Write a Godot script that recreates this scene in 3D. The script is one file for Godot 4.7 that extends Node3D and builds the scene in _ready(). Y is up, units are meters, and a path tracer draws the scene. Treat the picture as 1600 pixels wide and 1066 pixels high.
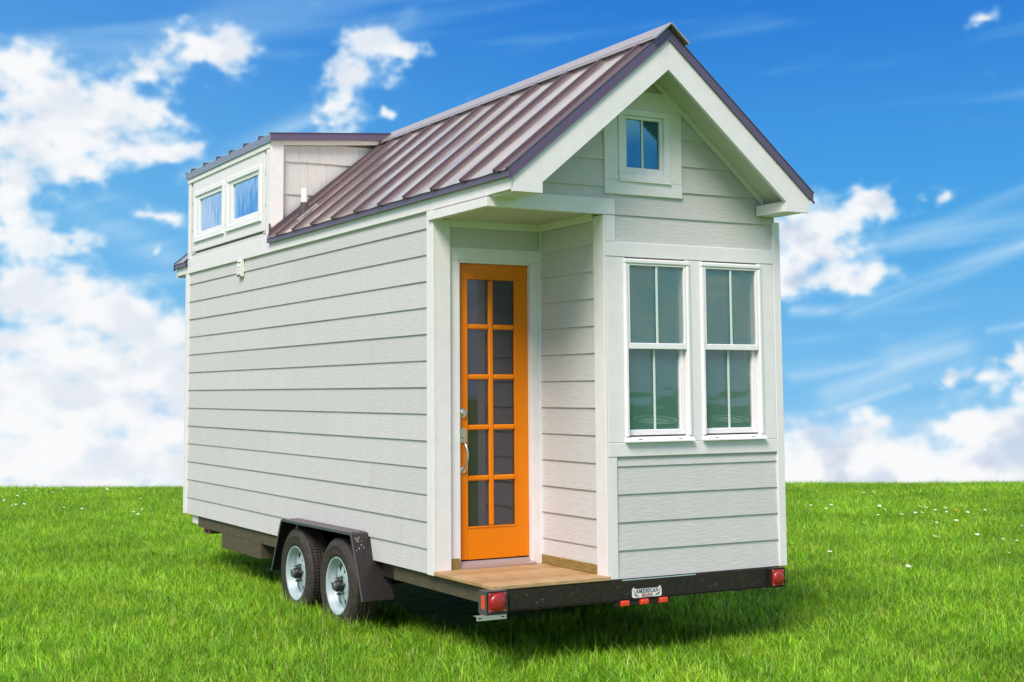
extends Node3D
# A small clapboard house on a two-axle trailer, parked on a grassy hilltop.
# House coordinates: x along the gable end, y up from the porch deck, z towards the gable end; DECK metres above the ground.

const DECK := 0.59
const OFF := Vector3(-1.22, 0.59, 3.3)
const PITCH := 0.833
var house: Node3D
var M := {}
var rng := RandomNumberGenerator.new()
var cam_flat := Vector3(0.4805, 0, -0.877)
var cam_at := Vector3(-4.4018, 1.2459 + 0.59, 7.8789)

# ---------------------------------------------------------------- mesh helpers
func nst() -> SurfaceTool:
	var st := SurfaceTool.new()
	st.begin(Mesh.PRIMITIVE_TRIANGLES)
	st.set_smooth_group(-1)
	return st

func fin(st: SurfaceTool) -> ArrayMesh:
	st.generate_normals()
	return st.commit()

func tri(st: SurfaceTool, a: Vector3, b: Vector3, c: Vector3, n: Vector3) -> void:
	st.add_vertex(a)
	if (b - a).cross(c - a).dot(n) > 0.0:
		st.add_vertex(c)
		st.add_vertex(b)
	else:
		st.add_vertex(b)
		st.add_vertex(c)

func quad(st: SurfaceTool, a: Vector3, b: Vector3, c: Vector3, d: Vector3, n: Vector3) -> void:
	tri(st, a, b, c, n)
	tri(st, a, c, d, n)

func box_t(st: SurfaceTool, t: Transform3D, size: Vector3, ch := 0.003) -> void:
	var h := size * 0.5
	ch = minf(ch, minf(h.x, minf(h.y, h.z)) * 0.6)
	for i in 3:
		var j := (i + 1) % 3
		var k := (i + 2) % 3
		for s in [-1.0, 1.0]:
			var n := Vector3.ZERO
			n[i] = s
			var q := []
			for e in [[-1, -1], [1, -1], [1, 1], [-1, 1]]:
				var v := Vector3.ZERO
				v[i] = s * h[i]
				v[j] = e[0] * (h[j] - ch)
				v[k] = e[1] * (h[k] - ch)
				q.append(t * v)
			quad(st, q[0], q[1], q[2], q[3], t.basis * n)
		if ch > 0.0:
			for s in [-1.0, 1.0]:
				for r in [-1.0, 1.0]:
					var q := []
					for e in [[0, -1], [1, -1], [1, 1], [0, 1]]:
						var v := Vector3.ZERO
						v[i] = s * (h[i] - (ch if e[0] == 1 else 0.0))
						v[j] = r * (h[j] - (ch if e[0] == 0 else 0.0))
						v[k] = e[1] * (h[k] - ch)
						q.append(t * v)
					var n := Vector3.ZERO
					n[i] = s
					n[j] = r
					quad(st, q[0], q[1], q[2], q[3], t.basis * n)
	if ch > 0.0:
		for sx in [-1.0, 1.0]:
			for sy in [-1.0, 1.0]:
				for sz in [-1.0, 1.0]:
					var g := Vector3(sx, sy, sz)
					var o := g * (h - Vector3.ONE * ch)
					tri(st, t * (o + Vector3(sx * ch, 0, 0)), t * (o + Vector3(0, sy * ch, 0)), t * (o + Vector3(0, 0, sz * ch)), t.basis * g)

func box(st: SurfaceTool, a: Vector3, b: Vector3, ch := 0.003) -> void:
	box_t(st, Transform3D(Basis(), (a + b) * 0.5), (b - a).abs(), ch)

func extrude(st: SurfaceTool, pts: Array, d: Vector3) -> void:
	var nn := Vector3.ZERO
	for i in pts.size():
		nn += (pts[i] - pts[0]).cross(pts[(i + 1) % pts.size()] - pts[0])
	nn = nn.normalized()
	var ux: Vector3 = (pts[1] - pts[0]).normalized()
	var uy := nn.cross(ux)
	var flat := PackedVector2Array()
	for p in pts:
		flat.append(Vector2((p - pts[0]).dot(ux), (p - pts[0]).dot(uy)))
	var ix := Geometry2D.triangulate_polygon(flat)
	for i in range(0, ix.size(), 3):
		var a: Vector3 = pts[ix[i]]
		var b: Vector3 = pts[ix[i + 1]]
		var c: Vector3 = pts[ix[i + 2]]
		tri(st, a, b, c, -d)
		tri(st, a + d, b + d, c + d, d)
	var turn := 1.0
	for i in pts.size():
		var a: Vector3 = pts[i]
		var b: Vector3 = pts[(i + 1) % pts.size()]
		quad(st, a, b, b + d, a + d, (b - a).cross(nn) * turn)

func lathe(st: SurfaceTool, t: Transform3D, prof: Array, seg := 32) -> void:
	# profile of [radius, height] pairs, round the local y axis
	var group := 10
	for i in prof.size() - 1:
		var a: Vector2 = prof[i]
		var b: Vector2 = prof[i + 1]
		if a.is_equal_approx(b):
			continue
		if i > 0:
			var before: Vector2 = (a - prof[i - 1]).normalized()
			if before.dot((b - a).normalized()) < 0.72:
				group += 1
		st.set_smooth_group(group)
		for s in seg:
			var p := TAU * s / seg
			var q := TAU * (s + 1) / seg
			var dp := Vector3(cos(p), 0, sin(p))
			var dq := Vector3(cos(q), 0, sin(q))
			var n2 := Vector2(b.y - a.y, a.x - b.x)
			var n: Vector3 = t.basis * ((dp + dq).normalized() * n2.x + Vector3.UP * n2.y)
			var v := [t * (dp * a.x + Vector3.UP * a.y), t * (dq * a.x + Vector3.UP * a.y), t * (dq * b.x + Vector3.UP * b.y), t * (dp * b.x + Vector3.UP * b.y)]
			if a.x > 1e-5:
				tri(st, v[0], v[1], v[2], n)
			if b.x > 1e-5:
				tri(st, v[0], v[2], v[3], n)
	st.set_smooth_group(-1)

func along(a: Vector3, b: Vector3) -> Transform3D:
	# y axis from a to b
	var y := (b - a).normalized()
	var x := y.cross(Vector3(0.31, 0.22, 0.93)).normalized()
	return Transform3D(Basis(x, y, x.cross(y)), a)

func tube(st: SurfaceTool, a: Vector3, b: Vector3, r: float, seg := 16) -> void:
	var l := a.distance_to(b)
	lathe(st, along(a, b), [Vector2(0, 0), Vector2(r, 0), Vector2(r, l), Vector2(0, l)], seg)

func clip(poly: PackedVector2Array, n: Vector2, c: float) -> PackedVector2Array:
	# keeps the side where n . p <= c
	var r := PackedVector2Array()
	for i in poly.size():
		var a := poly[i]
		var b := poly[(i + 1) % poly.size()]
		var da := n.dot(a) - c
		var db := n.dot(b) - c
		if da <= 0.0:
			r.append(a)
		if da * db < 0.0:
			r.append(a.lerp(b, da / (da - db)))
	return r

# ---------------------------------------------------------------- nodes
func numbered(called: String, parent: Node) -> String:
	var n := called
	var k := 0
	while parent.has_node(NodePath(n)):
		k += 1
		n = "%s_%03d" % [called, k]
	return n

func put(called: String, mesh: Mesh, mat: Material, parent: Node = null, label := "") -> MeshInstance3D:
	var o := MeshInstance3D.new()
	var to: Node = parent if parent else house
	o.name = numbered(called, to)
	o.mesh = mesh
	o.material_override = mat
	to.add_child(o, true)
	if to == house:
		o.position = OFF
	if label:
		o.set_meta("label", label)
	return o

func part(called: String, st: SurfaceTool, mat: Material, parent: Node = null, label := "") -> MeshInstance3D:
	return put(called, fin(st), mat, parent, label)

func holder(called: String, label := "") -> Node3D:
	var o := Node3D.new()
	o.name = numbered(called, house)
	house.add_child(o, true)
	o.position = OFF
	if label:
		o.set_meta("label", label)
	return o

func pbox(called: String, a: Vector3, b: Vector3, mat: Material, parent: Node = null, ch := 0.003, label := "") -> MeshInstance3D:
	var st := nst()
	box(st, a, b, ch)
	return part(called, st, mat, parent, label)

func tag(o: Node, label: String, category: String, group := "") -> void:
	o.set_meta("label", label)
	o.set_meta("category", category)
	if group:
		o.set_meta("group", group)

# ---------------------------------------------------------------- materials
func lin(r: float, g: float, b: float) -> Color:
	return Color(r, g, b).linear_to_srgb()

func noise(sd: int, freq: float, oct := 4, warp := 0.0) -> FastNoiseLite:
	var n := FastNoiseLite.new()
	n.seed = sd
	n.noise_type = FastNoiseLite.TYPE_SIMPLEX_SMOOTH
	n.frequency = freq
	n.fractal_octaves = oct
	if warp > 0.0:
		n.domain_warp_enabled = true
		n.domain_warp_amplitude = warp
		n.domain_warp_frequency = freq * 0.7
	return n

func ntex(sd: int, freq: float, oct := 4, warp := 0.0, ramp: Array = [], size := 512) -> NoiseTexture2D:
	var t := NoiseTexture2D.new()
	t.width = size
	t.height = size
	t.seamless = true
	t.noise = noise(sd, freq, oct, warp)
	if ramp.size():
		var g := Gradient.new()
		var offs := PackedFloat32Array()
		var cols := PackedColorArray()
		for e in ramp:
			offs.append(e[0])
			cols.append(e[1])
		g.offsets = offs
		g.colors = cols
		t.color_ramp = g
	return t

func grey(v: float) -> Color:
	return Color(v, v, v)

func mat(called: String, c: Color, rough: float, metal := 0.0) -> StandardMaterial3D:
	var m := StandardMaterial3D.new()
	m.resource_name = called
	m.albedo_color = c
	m.roughness = rough
	m.metallic = metal
	M[called] = m
	return m

func skin(m: StandardMaterial3D, scale: Vector3, color_tex: Texture2D = null, bump: Texture2D = null, cm := 0.1, rough_tex: Texture2D = null) -> void:
	m.uv1_triplanar = true
	m.uv1_world_triplanar = true
	m.uv1_scale = scale
	if color_tex:
		m.albedo_texture = color_tex
	if bump:
		m.heightmap_enabled = true
		m.heightmap_texture = bump
		m.heightmap_scale = cm
	if rough_tex:
		m.roughness_texture = rough_tex

func materials() -> void:
	var grain := ntex(3, 0.016, 5, 30.0)
	var fine := ntex(5, 0.06, 4)
	var soft := ntex(9, 0.01, 4, 0.0, [[0.0, grey(0.93)], [1.0, grey(1.0)]])
	var faint := ntex(10, 0.012, 4, 0.0, [[0.0, grey(0.965)], [1.0, grey(1.0)]])
	var streak := ntex(12, 0.012, 4, 20.0, [[0.0, grey(0.72)], [0.5, grey(0.9)], [1.0, grey(1.0)]])
	for k in 3:
		var f: float = [1.0, 0.975, 1.02][k]
		var s := mat("siding_%d" % k, lin(0.612 * f, 0.595 * f, 0.618 * f), 0.62)
		skin(s, Vector3(1.1, 12.0, 1.1), soft, grain, 0.11)
		s.uv1_offset = Vector3(0.31 * k, 0.17 * k, 0.53 * k)
	var t := mat("trim", lin(0.79, 0.76, 0.80), 0.5)
	skin(t, Vector3(0.9, 0.9, 0.9), faint, fine, 0.02)
	var v := mat("vinyl", lin(0.85, 0.825, 0.875), 0.35)
	skin(v, Vector3(1.5, 1.5, 1.5), faint)
	var sh := mat("shingle", lin(0.60, 0.59, 0.605), 0.65)
	skin(sh, Vector3(9.0, 1.2, 9.0), soft, grain, 0.07)
	var blot := ntex(31, 0.008, 4, 0.0, [[0.2, grey(0.55)], [0.8, grey(0.95)]])
	var me := mat("lit_roof_metal", lin(0.86, 0.72, 0.62), 0.3, 0.92)  # roof paint on the pans, sky sheen lightened into the colour
	skin(me, Vector3(0.7, 0.7, 0.7), null, ntex(33, 0.006, 2), 0.5, blot)
	var ms := mat("shaded_roof_metal", lin(0.105, 0.07, 0.092), 0.4, 0.4)  # same roof paint, darkened copy for the dimmer faces of the seams
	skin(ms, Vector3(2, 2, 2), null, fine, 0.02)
	mat("edge_metal", lin(0.16, 0.12, 0.19), 0.4, 0.5)
	var so := mat("soffit", lin(0.62, 0.62, 0.57), 0.6)
	so.uv1_triplanar = true
	var si := Image.create(64, 64, false, Image.FORMAT_RGB8)
	si.fill(Color.WHITE)
	for y in 64:
		for x in 64:
			var d := Vector2(fposmod(x, 32) - 16, fposmod(y + (16 if x >= 32 else 0), 32) - 16).length()
			if d < 7.0:
				si.set_pixel(x, y, grey(0.6))
	so.albedo_texture = ImageTexture.create_from_image(si)
	so.uv1_scale = Vector3(38, 38, 38)
	skin(mat("orange_paint", lin(0.76, 0.205, 0.001), 0.34), Vector3(3, 3, 3), faint, fine, 0.006)
	M["orange_paint"].metallic_specular = 0.35
	# glass: coated window glass that mirrors the sky, and plainer door glass
	for g in [["glass_front", Color(0.42, 0.68, 0.66, 0.105), 0.0], ["glass_dormer", Color(0.66, 0.80, 0.93, 0.75), 1.0], ["glass_gable", Color(0.30, 0.52, 0.62, 0.6), 0.9], ["glass_door", Color(0.36, 0.35, 0.37, 0.42), 0.7]]:
		var q := mat(g[0], g[1], 0.03, g[2])
		q.transparency = BaseMaterial3D.TRANSPARENCY_ALPHA
		q.heightmap_enabled = false
	var gf: StandardMaterial3D = M["glass_front"]
	skin(gf, Vector3(0.5, 1.5, 0.5), null, ntex(41, 0.007, 2), 0.06)
	skin(M["glass_dormer"], Vector3(1.3, 0.7, 1.3), null, ntex(43, 0.008, 2), 0.04)
	mat("muntin", lin(0.62, 0.72, 0.7), 0.4)
	var w := mat("deck_wood", lin(0.55, 0.335, 0.16), 0.6)
	skin(w, Vector3(1.2, 14.0, 14.0), streak, grain, 0.08)
	var tw := mat("treated_wood", lin(0.33, 0.22, 0.065), 0.65)
	skin(tw, Vector3(14.0, 14.0, 1.2), streak, grain, 0.08)
	var ow := mat("old_wood", lin(0.105, 0.085, 0.05), 0.75)
	skin(ow, Vector3(10.0, 12.0, 1.0), streak, grain, 0.1)
	var chips := ntex(55, 0.035, 5, 8.0, [[0.0, Color(0.10, 0.085, 0.08)], [0.55, Color(0.155, 0.125, 0.115)], [0.87, Color(0.20, 0.16, 0.14)], [0.90, Color(0.62, 0.6, 0.56)], [1.0, Color(0.8, 0.79, 0.76)]])
	var bs := mat("black_steel", Color.WHITE, 0.45, 0.1)
	skin(bs, Vector3(1.4, 1.1, 1.4), chips, fine, 0.04)
	var fs := mat("fender_steel", lin(0.035, 0.028, 0.031), 0.34, 0.3)
	skin(fs, Vector3(3, 3, 3), null, fine, 0.02)
	mat("edge_steel", lin(0.10, 0.105, 0.135), 0.4, 0.5)
	var ru := mat("rubber", lin(0.055, 0.045, 0.038), 0.75)
	skin(ru, Vector3(4, 4, 4), ntex(61, 0.01, 4, 0.0, [[0.2, grey(0.6)], [0.8, grey(1.0)]]), fine, 0.03)
	skin(mat("rim_paint", lin(0.40, 0.50, 0.56), 0.38), Vector3(3, 3, 3), soft)
	mat("grease_cap", lin(0.12, 0.125, 0.125), 0.45, 0.5)
	mat("hub_black", lin(0.012, 0.011, 0.011), 0.45)
	mat("nickel", lin(0.6, 0.57, 0.52), 0.28, 0.9)
	mat("galvanised", lin(0.55, 0.56, 0.57), 0.38, 0.7)
	var rl := mat("red_lens", lin(0.5, 0.012, 0.012), 0.15)
	rl.clearcoat_enabled = true
	rl.clearcoat = 0.6
	skin(rl, Vector3(12, 12, 12), ntex(71, 0.05, 3, 0.0, [[0.2, grey(0.65)], [0.8, grey(1.0)]], 256), ntex(72, 0.08, 2, 0.0, [], 256), 0.1)
	var rm := mat("red_marker", lin(0.72, 0.045, 0.018), 0.2)
	rm.clearcoat_enabled = true
	mat("dark_plastic", lin(0.014, 0.012, 0.012), 0.4)
	mat("plaque_white", lin(0.74, 0.74, 0.78), 0.4)
	mat("ink_blue", lin(0.03, 0.03, 0.07), 0.5)
	mat("ink_red", lin(0.30, 0.05, 0.06), 0.5)
	mat("chip", lin(0.42, 0.42, 0.42), 0.5)
	mat("pipe_white", lin(0.78, 0.78, 0.76), 0.4)
	mat("boot_rubber", lin(0.075, 0.05, 0.055), 0.5)
	mat("lining", lin(0.16, 0.125, 0.1), 0.8)
	mat("table_wood", lin(0.06, 0.04, 0.03), 0.5)
	mat("disc_white", lin(0.75, 0.78, 0.78), 0.2)
	mat("disc_band", lin(0.08, 0.1, 0.12), 0.3)
	mat("disc_tan", lin(0.42, 0.33, 0.2), 0.5)
	mat("disc_teal", lin(0.36, 0.52, 0.56), 0.35)
	var gr := mat("blade", Color.WHITE, 0.6)
	gr.metallic_specular = 0.45
	gr.vertex_color_use_as_albedo = true
	gr.backlight_enabled = true
	gr.backlight = Color(0.95, 0.95, 0.95)
	var so2 := mat("turf", Color.WHITE, 0.95)
	skin(so2, Vector3(0.35, 0.35, 0.35), ntex(81, 0.03, 5, 0.0, [[0.1, lin(0.07, 0.18, 0.008)], [0.9, lin(0.16, 0.34, 0.02)]]), fine, 1.0)
	var pe := mat("petal", lin(0.85, 0.85, 0.82), 0.6)
	pe.backlight_enabled = true
	pe.backlight = Color(0.5, 0.5, 0.5)
	mat("flower_eye", lin(0.75, 0.5, 0.03), 0.7)
	mat("marigold", lin(0.75, 0.3, 0.02), 0.6)

# ---------------------------------------------------------------- sky
var cloud_fbm: FastNoiseLite
var cloud_big: FastNoiseLite
var cloud_shade: FastNoiseLite
var wisp: FastNoiseLite
var warp_a: FastNoiseLite
var warp_b: FastNoiseLite
# cumulus masses: azimuth, elevation, half width, half height in degrees
var left_bank := [[9.7, 16.9, 1.6, 1.2], [11.3, 16.0, 2.1, 1.5], [13.2, 15.8, 1.6, 0.9], [10.5, 14.3, 2.4, 1.6], [13.6, 14.3, 2.3, 1.2], [15.5, 15.5, 1.1, 0.6], [15.8, 14.1, 1.0, 0.5], [11.6, 13.2, 1.3, 0.9], [9.7, 12.1, 1.1, 1.3], [10.0, 10.4, 1.1, 1.2], [12.0, 10.4, 1.1, 0.6], [9.8, 8.6, 1.3, 1.5], [11.6, 7.9, 1.6, 1.1], [13.3, 7.7, 2.4, 1.3], [10.9, 5.6, 3.2, 1.6], [14.6, 6.2, 2.9, 1.5], [13.2, 3.6, 6.0, 2.2], [12.6, 1.2, 7.0, 2.0], [10.5, 3.0, 4.0, 1.6], [16.2, 3.6, 3.2, 3.2]]
var upper_puffs := [[17.9, 18.3, 1.6, 1.1], [16.5, 18.6, 0.8, 0.6], [14.8, 17.3, 1.4, 0.7], [24.3, 18.6, 1.6, 1.0], [23.2, 17.4, 1.3, 1.0], [22.7, 16.1, 0.9, 0.9], [25.8, 18.3, 0.8, 0.4], [24.8, 16.0, 0.4, 0.25], [15.2, 10.1, 0.45, 0.25], [15.5, 11.5, 0.8, 0.35], [23.4, 14.9, 1.0, 0.7]]
var right_puffs := [[45.0, 11.6, 0.9, 0.7], [43.8, 10.8, 1.4, 1.0], [42.3, 10.1, 1.4, 1.3], [41.6, 8.9, 1.0, 1.1], [44.8, 8.9, 1.0, 0.6], [43.8, 8.6, 1.0, 0.6], [47.7, 11.5, 0.5, 0.5], [49.9, 18.4, 0.7, 0.4], [41.3, 13.9, 0.4, 0.4], [41.8, 10.8, 1.6, 1.2], [40.5, 9.8, 1.6, 1.6], [45.2, 11.9, 0.7, 0.6]]
var low_bank := [[42.1, 2.6, 1.1, 0.7], [44.5, 2.9, 0.7, 0.6], [42.9, 1.4, 2.4, 1.0], [41.4, 1.5, 1.1, 1.2], [46.3, 0.8, 5.0, 1.2], [43.0, 1.0, 3.0, 1.2], [48.7, 3.0, 1.2, 0.7], [47.6, 2.4, 0.8, 0.3], [50.1, 5.3, 0.7, 1.0], [48.4, 4.5, 1.2, 0.5], [49.4, 1.1, 1.6, 1.1], [50.1, 2.1, 1.0, 1.2], [48.9, 1.8, 2.0, 1.2], [50.8, 4.2, 0.9, 1.2]]
# cirrus streaks: from azimuth, elevation to azimuth, elevation, half width, strength
var streaks := [[16.7, 13.0, 22.5, 16.2, 0.43, 0.50], [21.5, 14.5, 25.8, 20.0, 0.37, 0.25], [41.7, 7.5, 43.9, 7.4, 0.21, 0.50], [43.9, 7.4, 50.6, 9.7, 0.29, 0.60], [45.8, 10.0, 50.8, 11.7, 0.32, 0.20], [43.0, 4.0, 47.3, 5.4, 0.53, 0.40], [45.6, 5.2, 48.0, 5.7, 0.58, 0.50], [43.3, 3.5, 46.0, 4.4, 0.19, 0.40], [41.6, 4.8, 45.6, 5.4, 0.21, 0.30], [49.1, 6.4, 50.4, 6.6, 0.13, 0.60], [12.4, 11.5, 15.8, 9.9, 0.58, 0.30], [13.1, 12.1, 16.5, 11.2, 0.37, 0.25]]
var masses := []

func sky_color(az: float, el: float) -> Color:
	var a := deg_to_rad(az)
	var e := deg_to_rad(el)
	var d := Vector3(sin(a) * cos(e), sin(e) * 1.5, -cos(a) * cos(e))
	var base := Color(0.80, 0.885, 0.955).lerp(Color(0.49, 0.755, 0.94), smoothstep(0.0, 4.5, el))
	base = base.lerp(Color(0.30, 0.645, 0.905), smoothstep(3.0, 13.0, el))
	base = base.lerp(Color(0.155, 0.46, 0.83), smoothstep(10.0, 24.0, el))
	base = base.lerp(Color(0.11, 0.36, 0.72), smoothstep(24.0, 80.0, el))
	# thin high haze, thicker on one side of the sky
	base = base.lerp(Color(0.62, 0.825, 0.955), 0.5 * smoothstep(0.55, 1.0, cos(a + 0.35)) * smoothstep(40.0, 8.0, el))
	# authored masses
	var here := smoothstep(54.5, 51.5, az) * smoothstep(6.0, 8.8, az) * smoothstep(24.0, 20.5, el)
	var dens := 0.0
	var f := cloud_fbm.get_noise_3dv(d * 100.0)
	if here > 0.0:
		var wx := az + 0.85 * warp_a.get_noise_3dv(d * 100.0) + 0.35 * f
		var wy := el + 0.6 * warp_b.get_noise_3dv(d * 100.0) + 0.25 * f
		var inv := 1.0
		var cir := 0.0
		for m in masses:
			var x: float = (wx - m[0]) / m[2]
			var y: float = (wy - m[1]) / m[3]
			var r := x * x + y * y
			if r < 7.0:
				inv *= 1.0 - 0.93 * exp(-r * 0.95)
		dens = (1.0 - inv) * here
		for s in streaks:
			var p := Vector2(az, el)
			var q := Geometry2D.get_closest_point_to_segment(p, Vector2(s[0], s[1]), Vector2(s[2], s[3]))
			var l: float = p.distance_to(q) / s[4]
			if l < 3.0:
				cir = maxf(cir, s[5] * exp(-l * l * 0.8) * (0.75 + 0.9 * wisp.get_noise_2d(az * 22.0 - el * 40.0, el * 130.0 - az * 40.0)))
		base = base.lerp(Color(0.93, 0.955, 0.985), clampf(cir, 0.0, 0.85) * here)
	if here < 1.0:
		var g := 0.5 + 1.0 * cloud_big.get_noise_3dv(d * 100.0) + 0.16  # clouds out of view, thickened to brighten the light on the house
		dens += g * (1.0 - here)
	var veil := smoothstep(0.05, 0.6, wisp.get_noise_3d(d.x * 240.0 + d.y * 260.0, d.y * 1500.0 - d.x * 330.0, d.z * 240.0)) * smoothstep(30.0, 14.0, el)
	base = base.lerp(Color(0.90, 0.945, 0.985), veil * 0.36)
	var c := smoothstep(0.20, 0.98, dens + f * 0.62)
	c = lerpf(c, c * c * (3.0 - 2.0 * c), 0.45)
	if c > 0.0:
		var sh := smoothstep(0.2, -0.4, cloud_shade.get_noise_3dv(d * 100.0) + f * 0.25) * smoothstep(0.35, 1.0, dens + f * 0.3)
		var white := Color(0.985, 0.985, 0.99).lerp(Color(0.80, 0.84, 0.91), sh * lerpf(0.4, 1.0, smoothstep(30.0, 40.0, az)))
		base = base.lerp(white, c * 0.98)
	return base

func sky_patch(x0: int, x1: int, y0: int, y1: int, w: int) -> Image:
	var im := Image.create(x1 - x0, y1 - y0, false, Image.FORMAT_RGB8)
	for y in range(y0, y1):
		var el := 90.0 - (y + 0.5) * 360.0 / w
		for x in range(x0, x1):
			var az := (x + 0.5) * 360.0 / w
			im.set_pixel(x - x0, y - y0, sky_color(az if az < 180.0 else az - 360.0, el))
	return im

func make_sky() -> ImageTexture:
	cloud_fbm = noise(101, 0.26, 6, 0.0)
	cloud_fbm.fractal_gain = 0.6
	cloud_big = noise(337, 0.025, 4)
	cloud_shade = noise(303, 0.16, 4)
	wisp = noise(404, 0.01, 4)
	warp_a = noise(511, 0.33, 4)
	warp_b = noise(622, 0.33, 4)
	masses = left_bank + upper_puffs + right_puffs + low_bank
	var w := 640
	var im := sky_patch(0, w, 0, w / 4, w)
	var whole := Image.create(w, w / 2, false, Image.FORMAT_RGB8)
	whole.fill(Color(0.80, 0.885, 0.955))
	whole.blit_rect(im, Rect2i(0, 0, w, w / 4), Vector2i.ZERO)
	whole.resize(4096, 2048, Image.INTERPOLATE_CUBIC)
	var px := 4096.0 / 360.0
	var r := [int(5.5 * px), int(55 * px), int((90 - 24.5) * px), 1024]
	var near := sky_patch(r[0], r[1], r[2], r[3], 4096)
	whole.blit_rect(near, Rect2i(0, 0, r[1] - r[0], r[3] - r[2]), Vector2i(r[0], r[2]))
	return ImageTexture.create_from_image(whole)

# ---------------------------------------------------------------- ground
func hill(x: float, z: float) -> float:
	# the hilltop is level round the house and falls away along a crest behind it
	var s := (Vector3(x, 0, z) - cam_at).dot(cam_flat)
	var t := maxf(0.0, s - 25.5)
	var h := -0.02 * t * t if t < 8.0 else -1.28 - 0.32 * (t - 8.0)
	return h

func ground_and_grass() -> void:
	var side := Vector3(0.877, 0, 0.4805)
	var at := Vector3(cam_at.x, 0, cam_at.z)
	var ss := [-300.0, -100.0, -30.0, 0.0, 6.0, 10.0, 14.0, 18.0, 20.0, 22.0]
	for k in 24:
		ss.append(24.0 + k * 0.7)
	ss.append_array([45.0, 60.0, 90.0, 160.0, 300.0])
	var ls := [-300.0, -80.0, -30.0, -18.0, -12.0, -8.0, -4.0, 0.0, 4.0, 8.0, 12.0, 18.0, 30.0, 80.0, 300.0]
	var st := nst()
	st.set_smooth_group(1)
	for i in ss.size() - 1:
		for j in ls.size() - 1:
			var q := []
			for e in [[0, 0], [1, 0], [1, 1], [0, 1]]:
				var p: Vector3 = at + cam_flat * ss[i + e[0]] + side * ls[j + e[1]]
				p.y = hill(p.x, p.z)
				q.append(p)
			quad(st, q[0], q[1], q[2], q[3], Vector3.UP)
	var g := MeshInstance3D.new()
	g.name = "ground"
	g.mesh = fin(st)
	g.material_override = M["turf"]
	g.set_meta("kind", "structure")
	g.set_meta("label", "grassy hilltop the trailer house stands on")
	add_child(g, true)

	# clumps of blades, a few kinds, strewn over the part of the hill in view
	rng.seed = 77
	var kinds := []
	for k in 7:
		var b := SurfaceTool.new()
		b.begin(Mesh.PRIMITIVE_TRIANGLES)
		for n in 70:
			var r := sqrt(rng.randf()) * 0.15
			var a := rng.randf() * TAU
			var o := Vector3(cos(a) * r, -0.01, sin(a) * r)
			var hgt := rng.randf_range(0.045, 0.105) * (1.0 if rng.randf() < 0.82 else rng.randf_range(1.2, 1.6))
			var lean := Vector3(rng.randfn(), 0, rng.randfn()) * 0.45
			var wide := Vector3(cos(a * 3.1), 0, sin(a * 3.1)) * rng.randf_range(0.0014, 0.0027)
			var tone := rng.randf()
			var c := Color(0.18, 0.56, 0.010).lerp(Color(0.60, 0.95, 0.075), tone)
			if rng.randf() < 0.06:
				c = Color(0.66, 0.74, 0.30)
			b.set_color(c)
			var p0 := o
			var p1 := o + (Vector3.UP * 0.6 + lean * 0.28) * hgt
			var p2 := o + (Vector3.UP * 0.98 + lean * 0.9) * hgt
			var nrm := wide.cross(p1 - p0).normalized()
			if nrm.y < 0.0:
				nrm = -nrm
			var up := (nrm + Vector3.UP * 0.9).normalized()
			b.set_normal(up)
			for v in [p0 - wide, p0 + wide, p1 + wide * 0.8, p0 - wide, p1 + wide * 0.8, p1 - wide * 0.8, p1 - wide * 0.8, p1 + wide * 0.8, p2]:
				b.add_vertex(v)
		kinds.append(b.commit())
	var patch := noise(91, 0.35, 3)
	var patch2 := noise(92, 1.6, 2)
	var lists := []
	var tints := []
	for k in 7:
		lists.append([])
		tints.append([])
	var tries := 0
	var s := 6.0
	while s < 31.5:
		var half := 3.4 + s * 0.40
		var density := 125.0 if s < 14.0 else lerpf(125.0, 90.0, clampf((s - 14.0) / 12.0, 0.0, 1.0))
		var step := 0.1
		var count := int(2.0 * half * step * density)
		for n in count:
			var l := rng.randf_range(-half, half) - s * 0.012
			var p := at + cam_flat * (s + rng.randf() * step) + side * l
			if p.x > 0.5 and p.x < 1.95 and p.z < -1.6 and p.z > -6.2:
				continue
			p.y = hill(p.x, p.z)
			var v := patch.get_noise_2d(p.x, p.z)
			var u := patch2.get_noise_2d(p.x, p.z)
			var sc := rng.randf_range(0.75, 1.15) * (1.0 + 0.22 * v)
			var t := Transform3D(Basis(Vector3.UP, rng.randf() * TAU).scaled(Vector3(sc, sc * rng.randf_range(0.85, 1.15), sc)), p)
			var k := rng.randi() % 7
			lists[k].append(t)
			var tone := 1.0 + 0.28 * v + 0.25 * u + rng.randf_range(-0.12, 0.12)
			tints[k].append(Color(tone * (1.0 + 0.22 * u), tone, tone))
		s += step
	# longer tufts round the tyres, where no mower reaches
	for w in [Vector3(-0.02, 0, -3.16), Vector3(-0.02, 0, -2.27)]:
		for n in 90:
			var q: Vector3 = w + Vector3(rng.randf_range(-0.26, 0.12), -0.005, rng.randf_range(-0.36, 0.36))
			var g2 := rng.randf_range(1.15, 1.6)
			lists[n % 7].append(Transform3D(Basis(Vector3.UP, rng.randf() * TAU).scaled(Vector3(0.8, g2, 0.8)), q))
			tints[n % 7].append(Color(1.0, 1.0, 1.0))
	var field := Node3D.new()
	field.name = "grass"
	field.set_meta("kind", "stuff")
	field.set_meta("label", "bright green grass covering the hilltop")
	field.set_meta("category", "grass")
	add_child(field, true)
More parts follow.
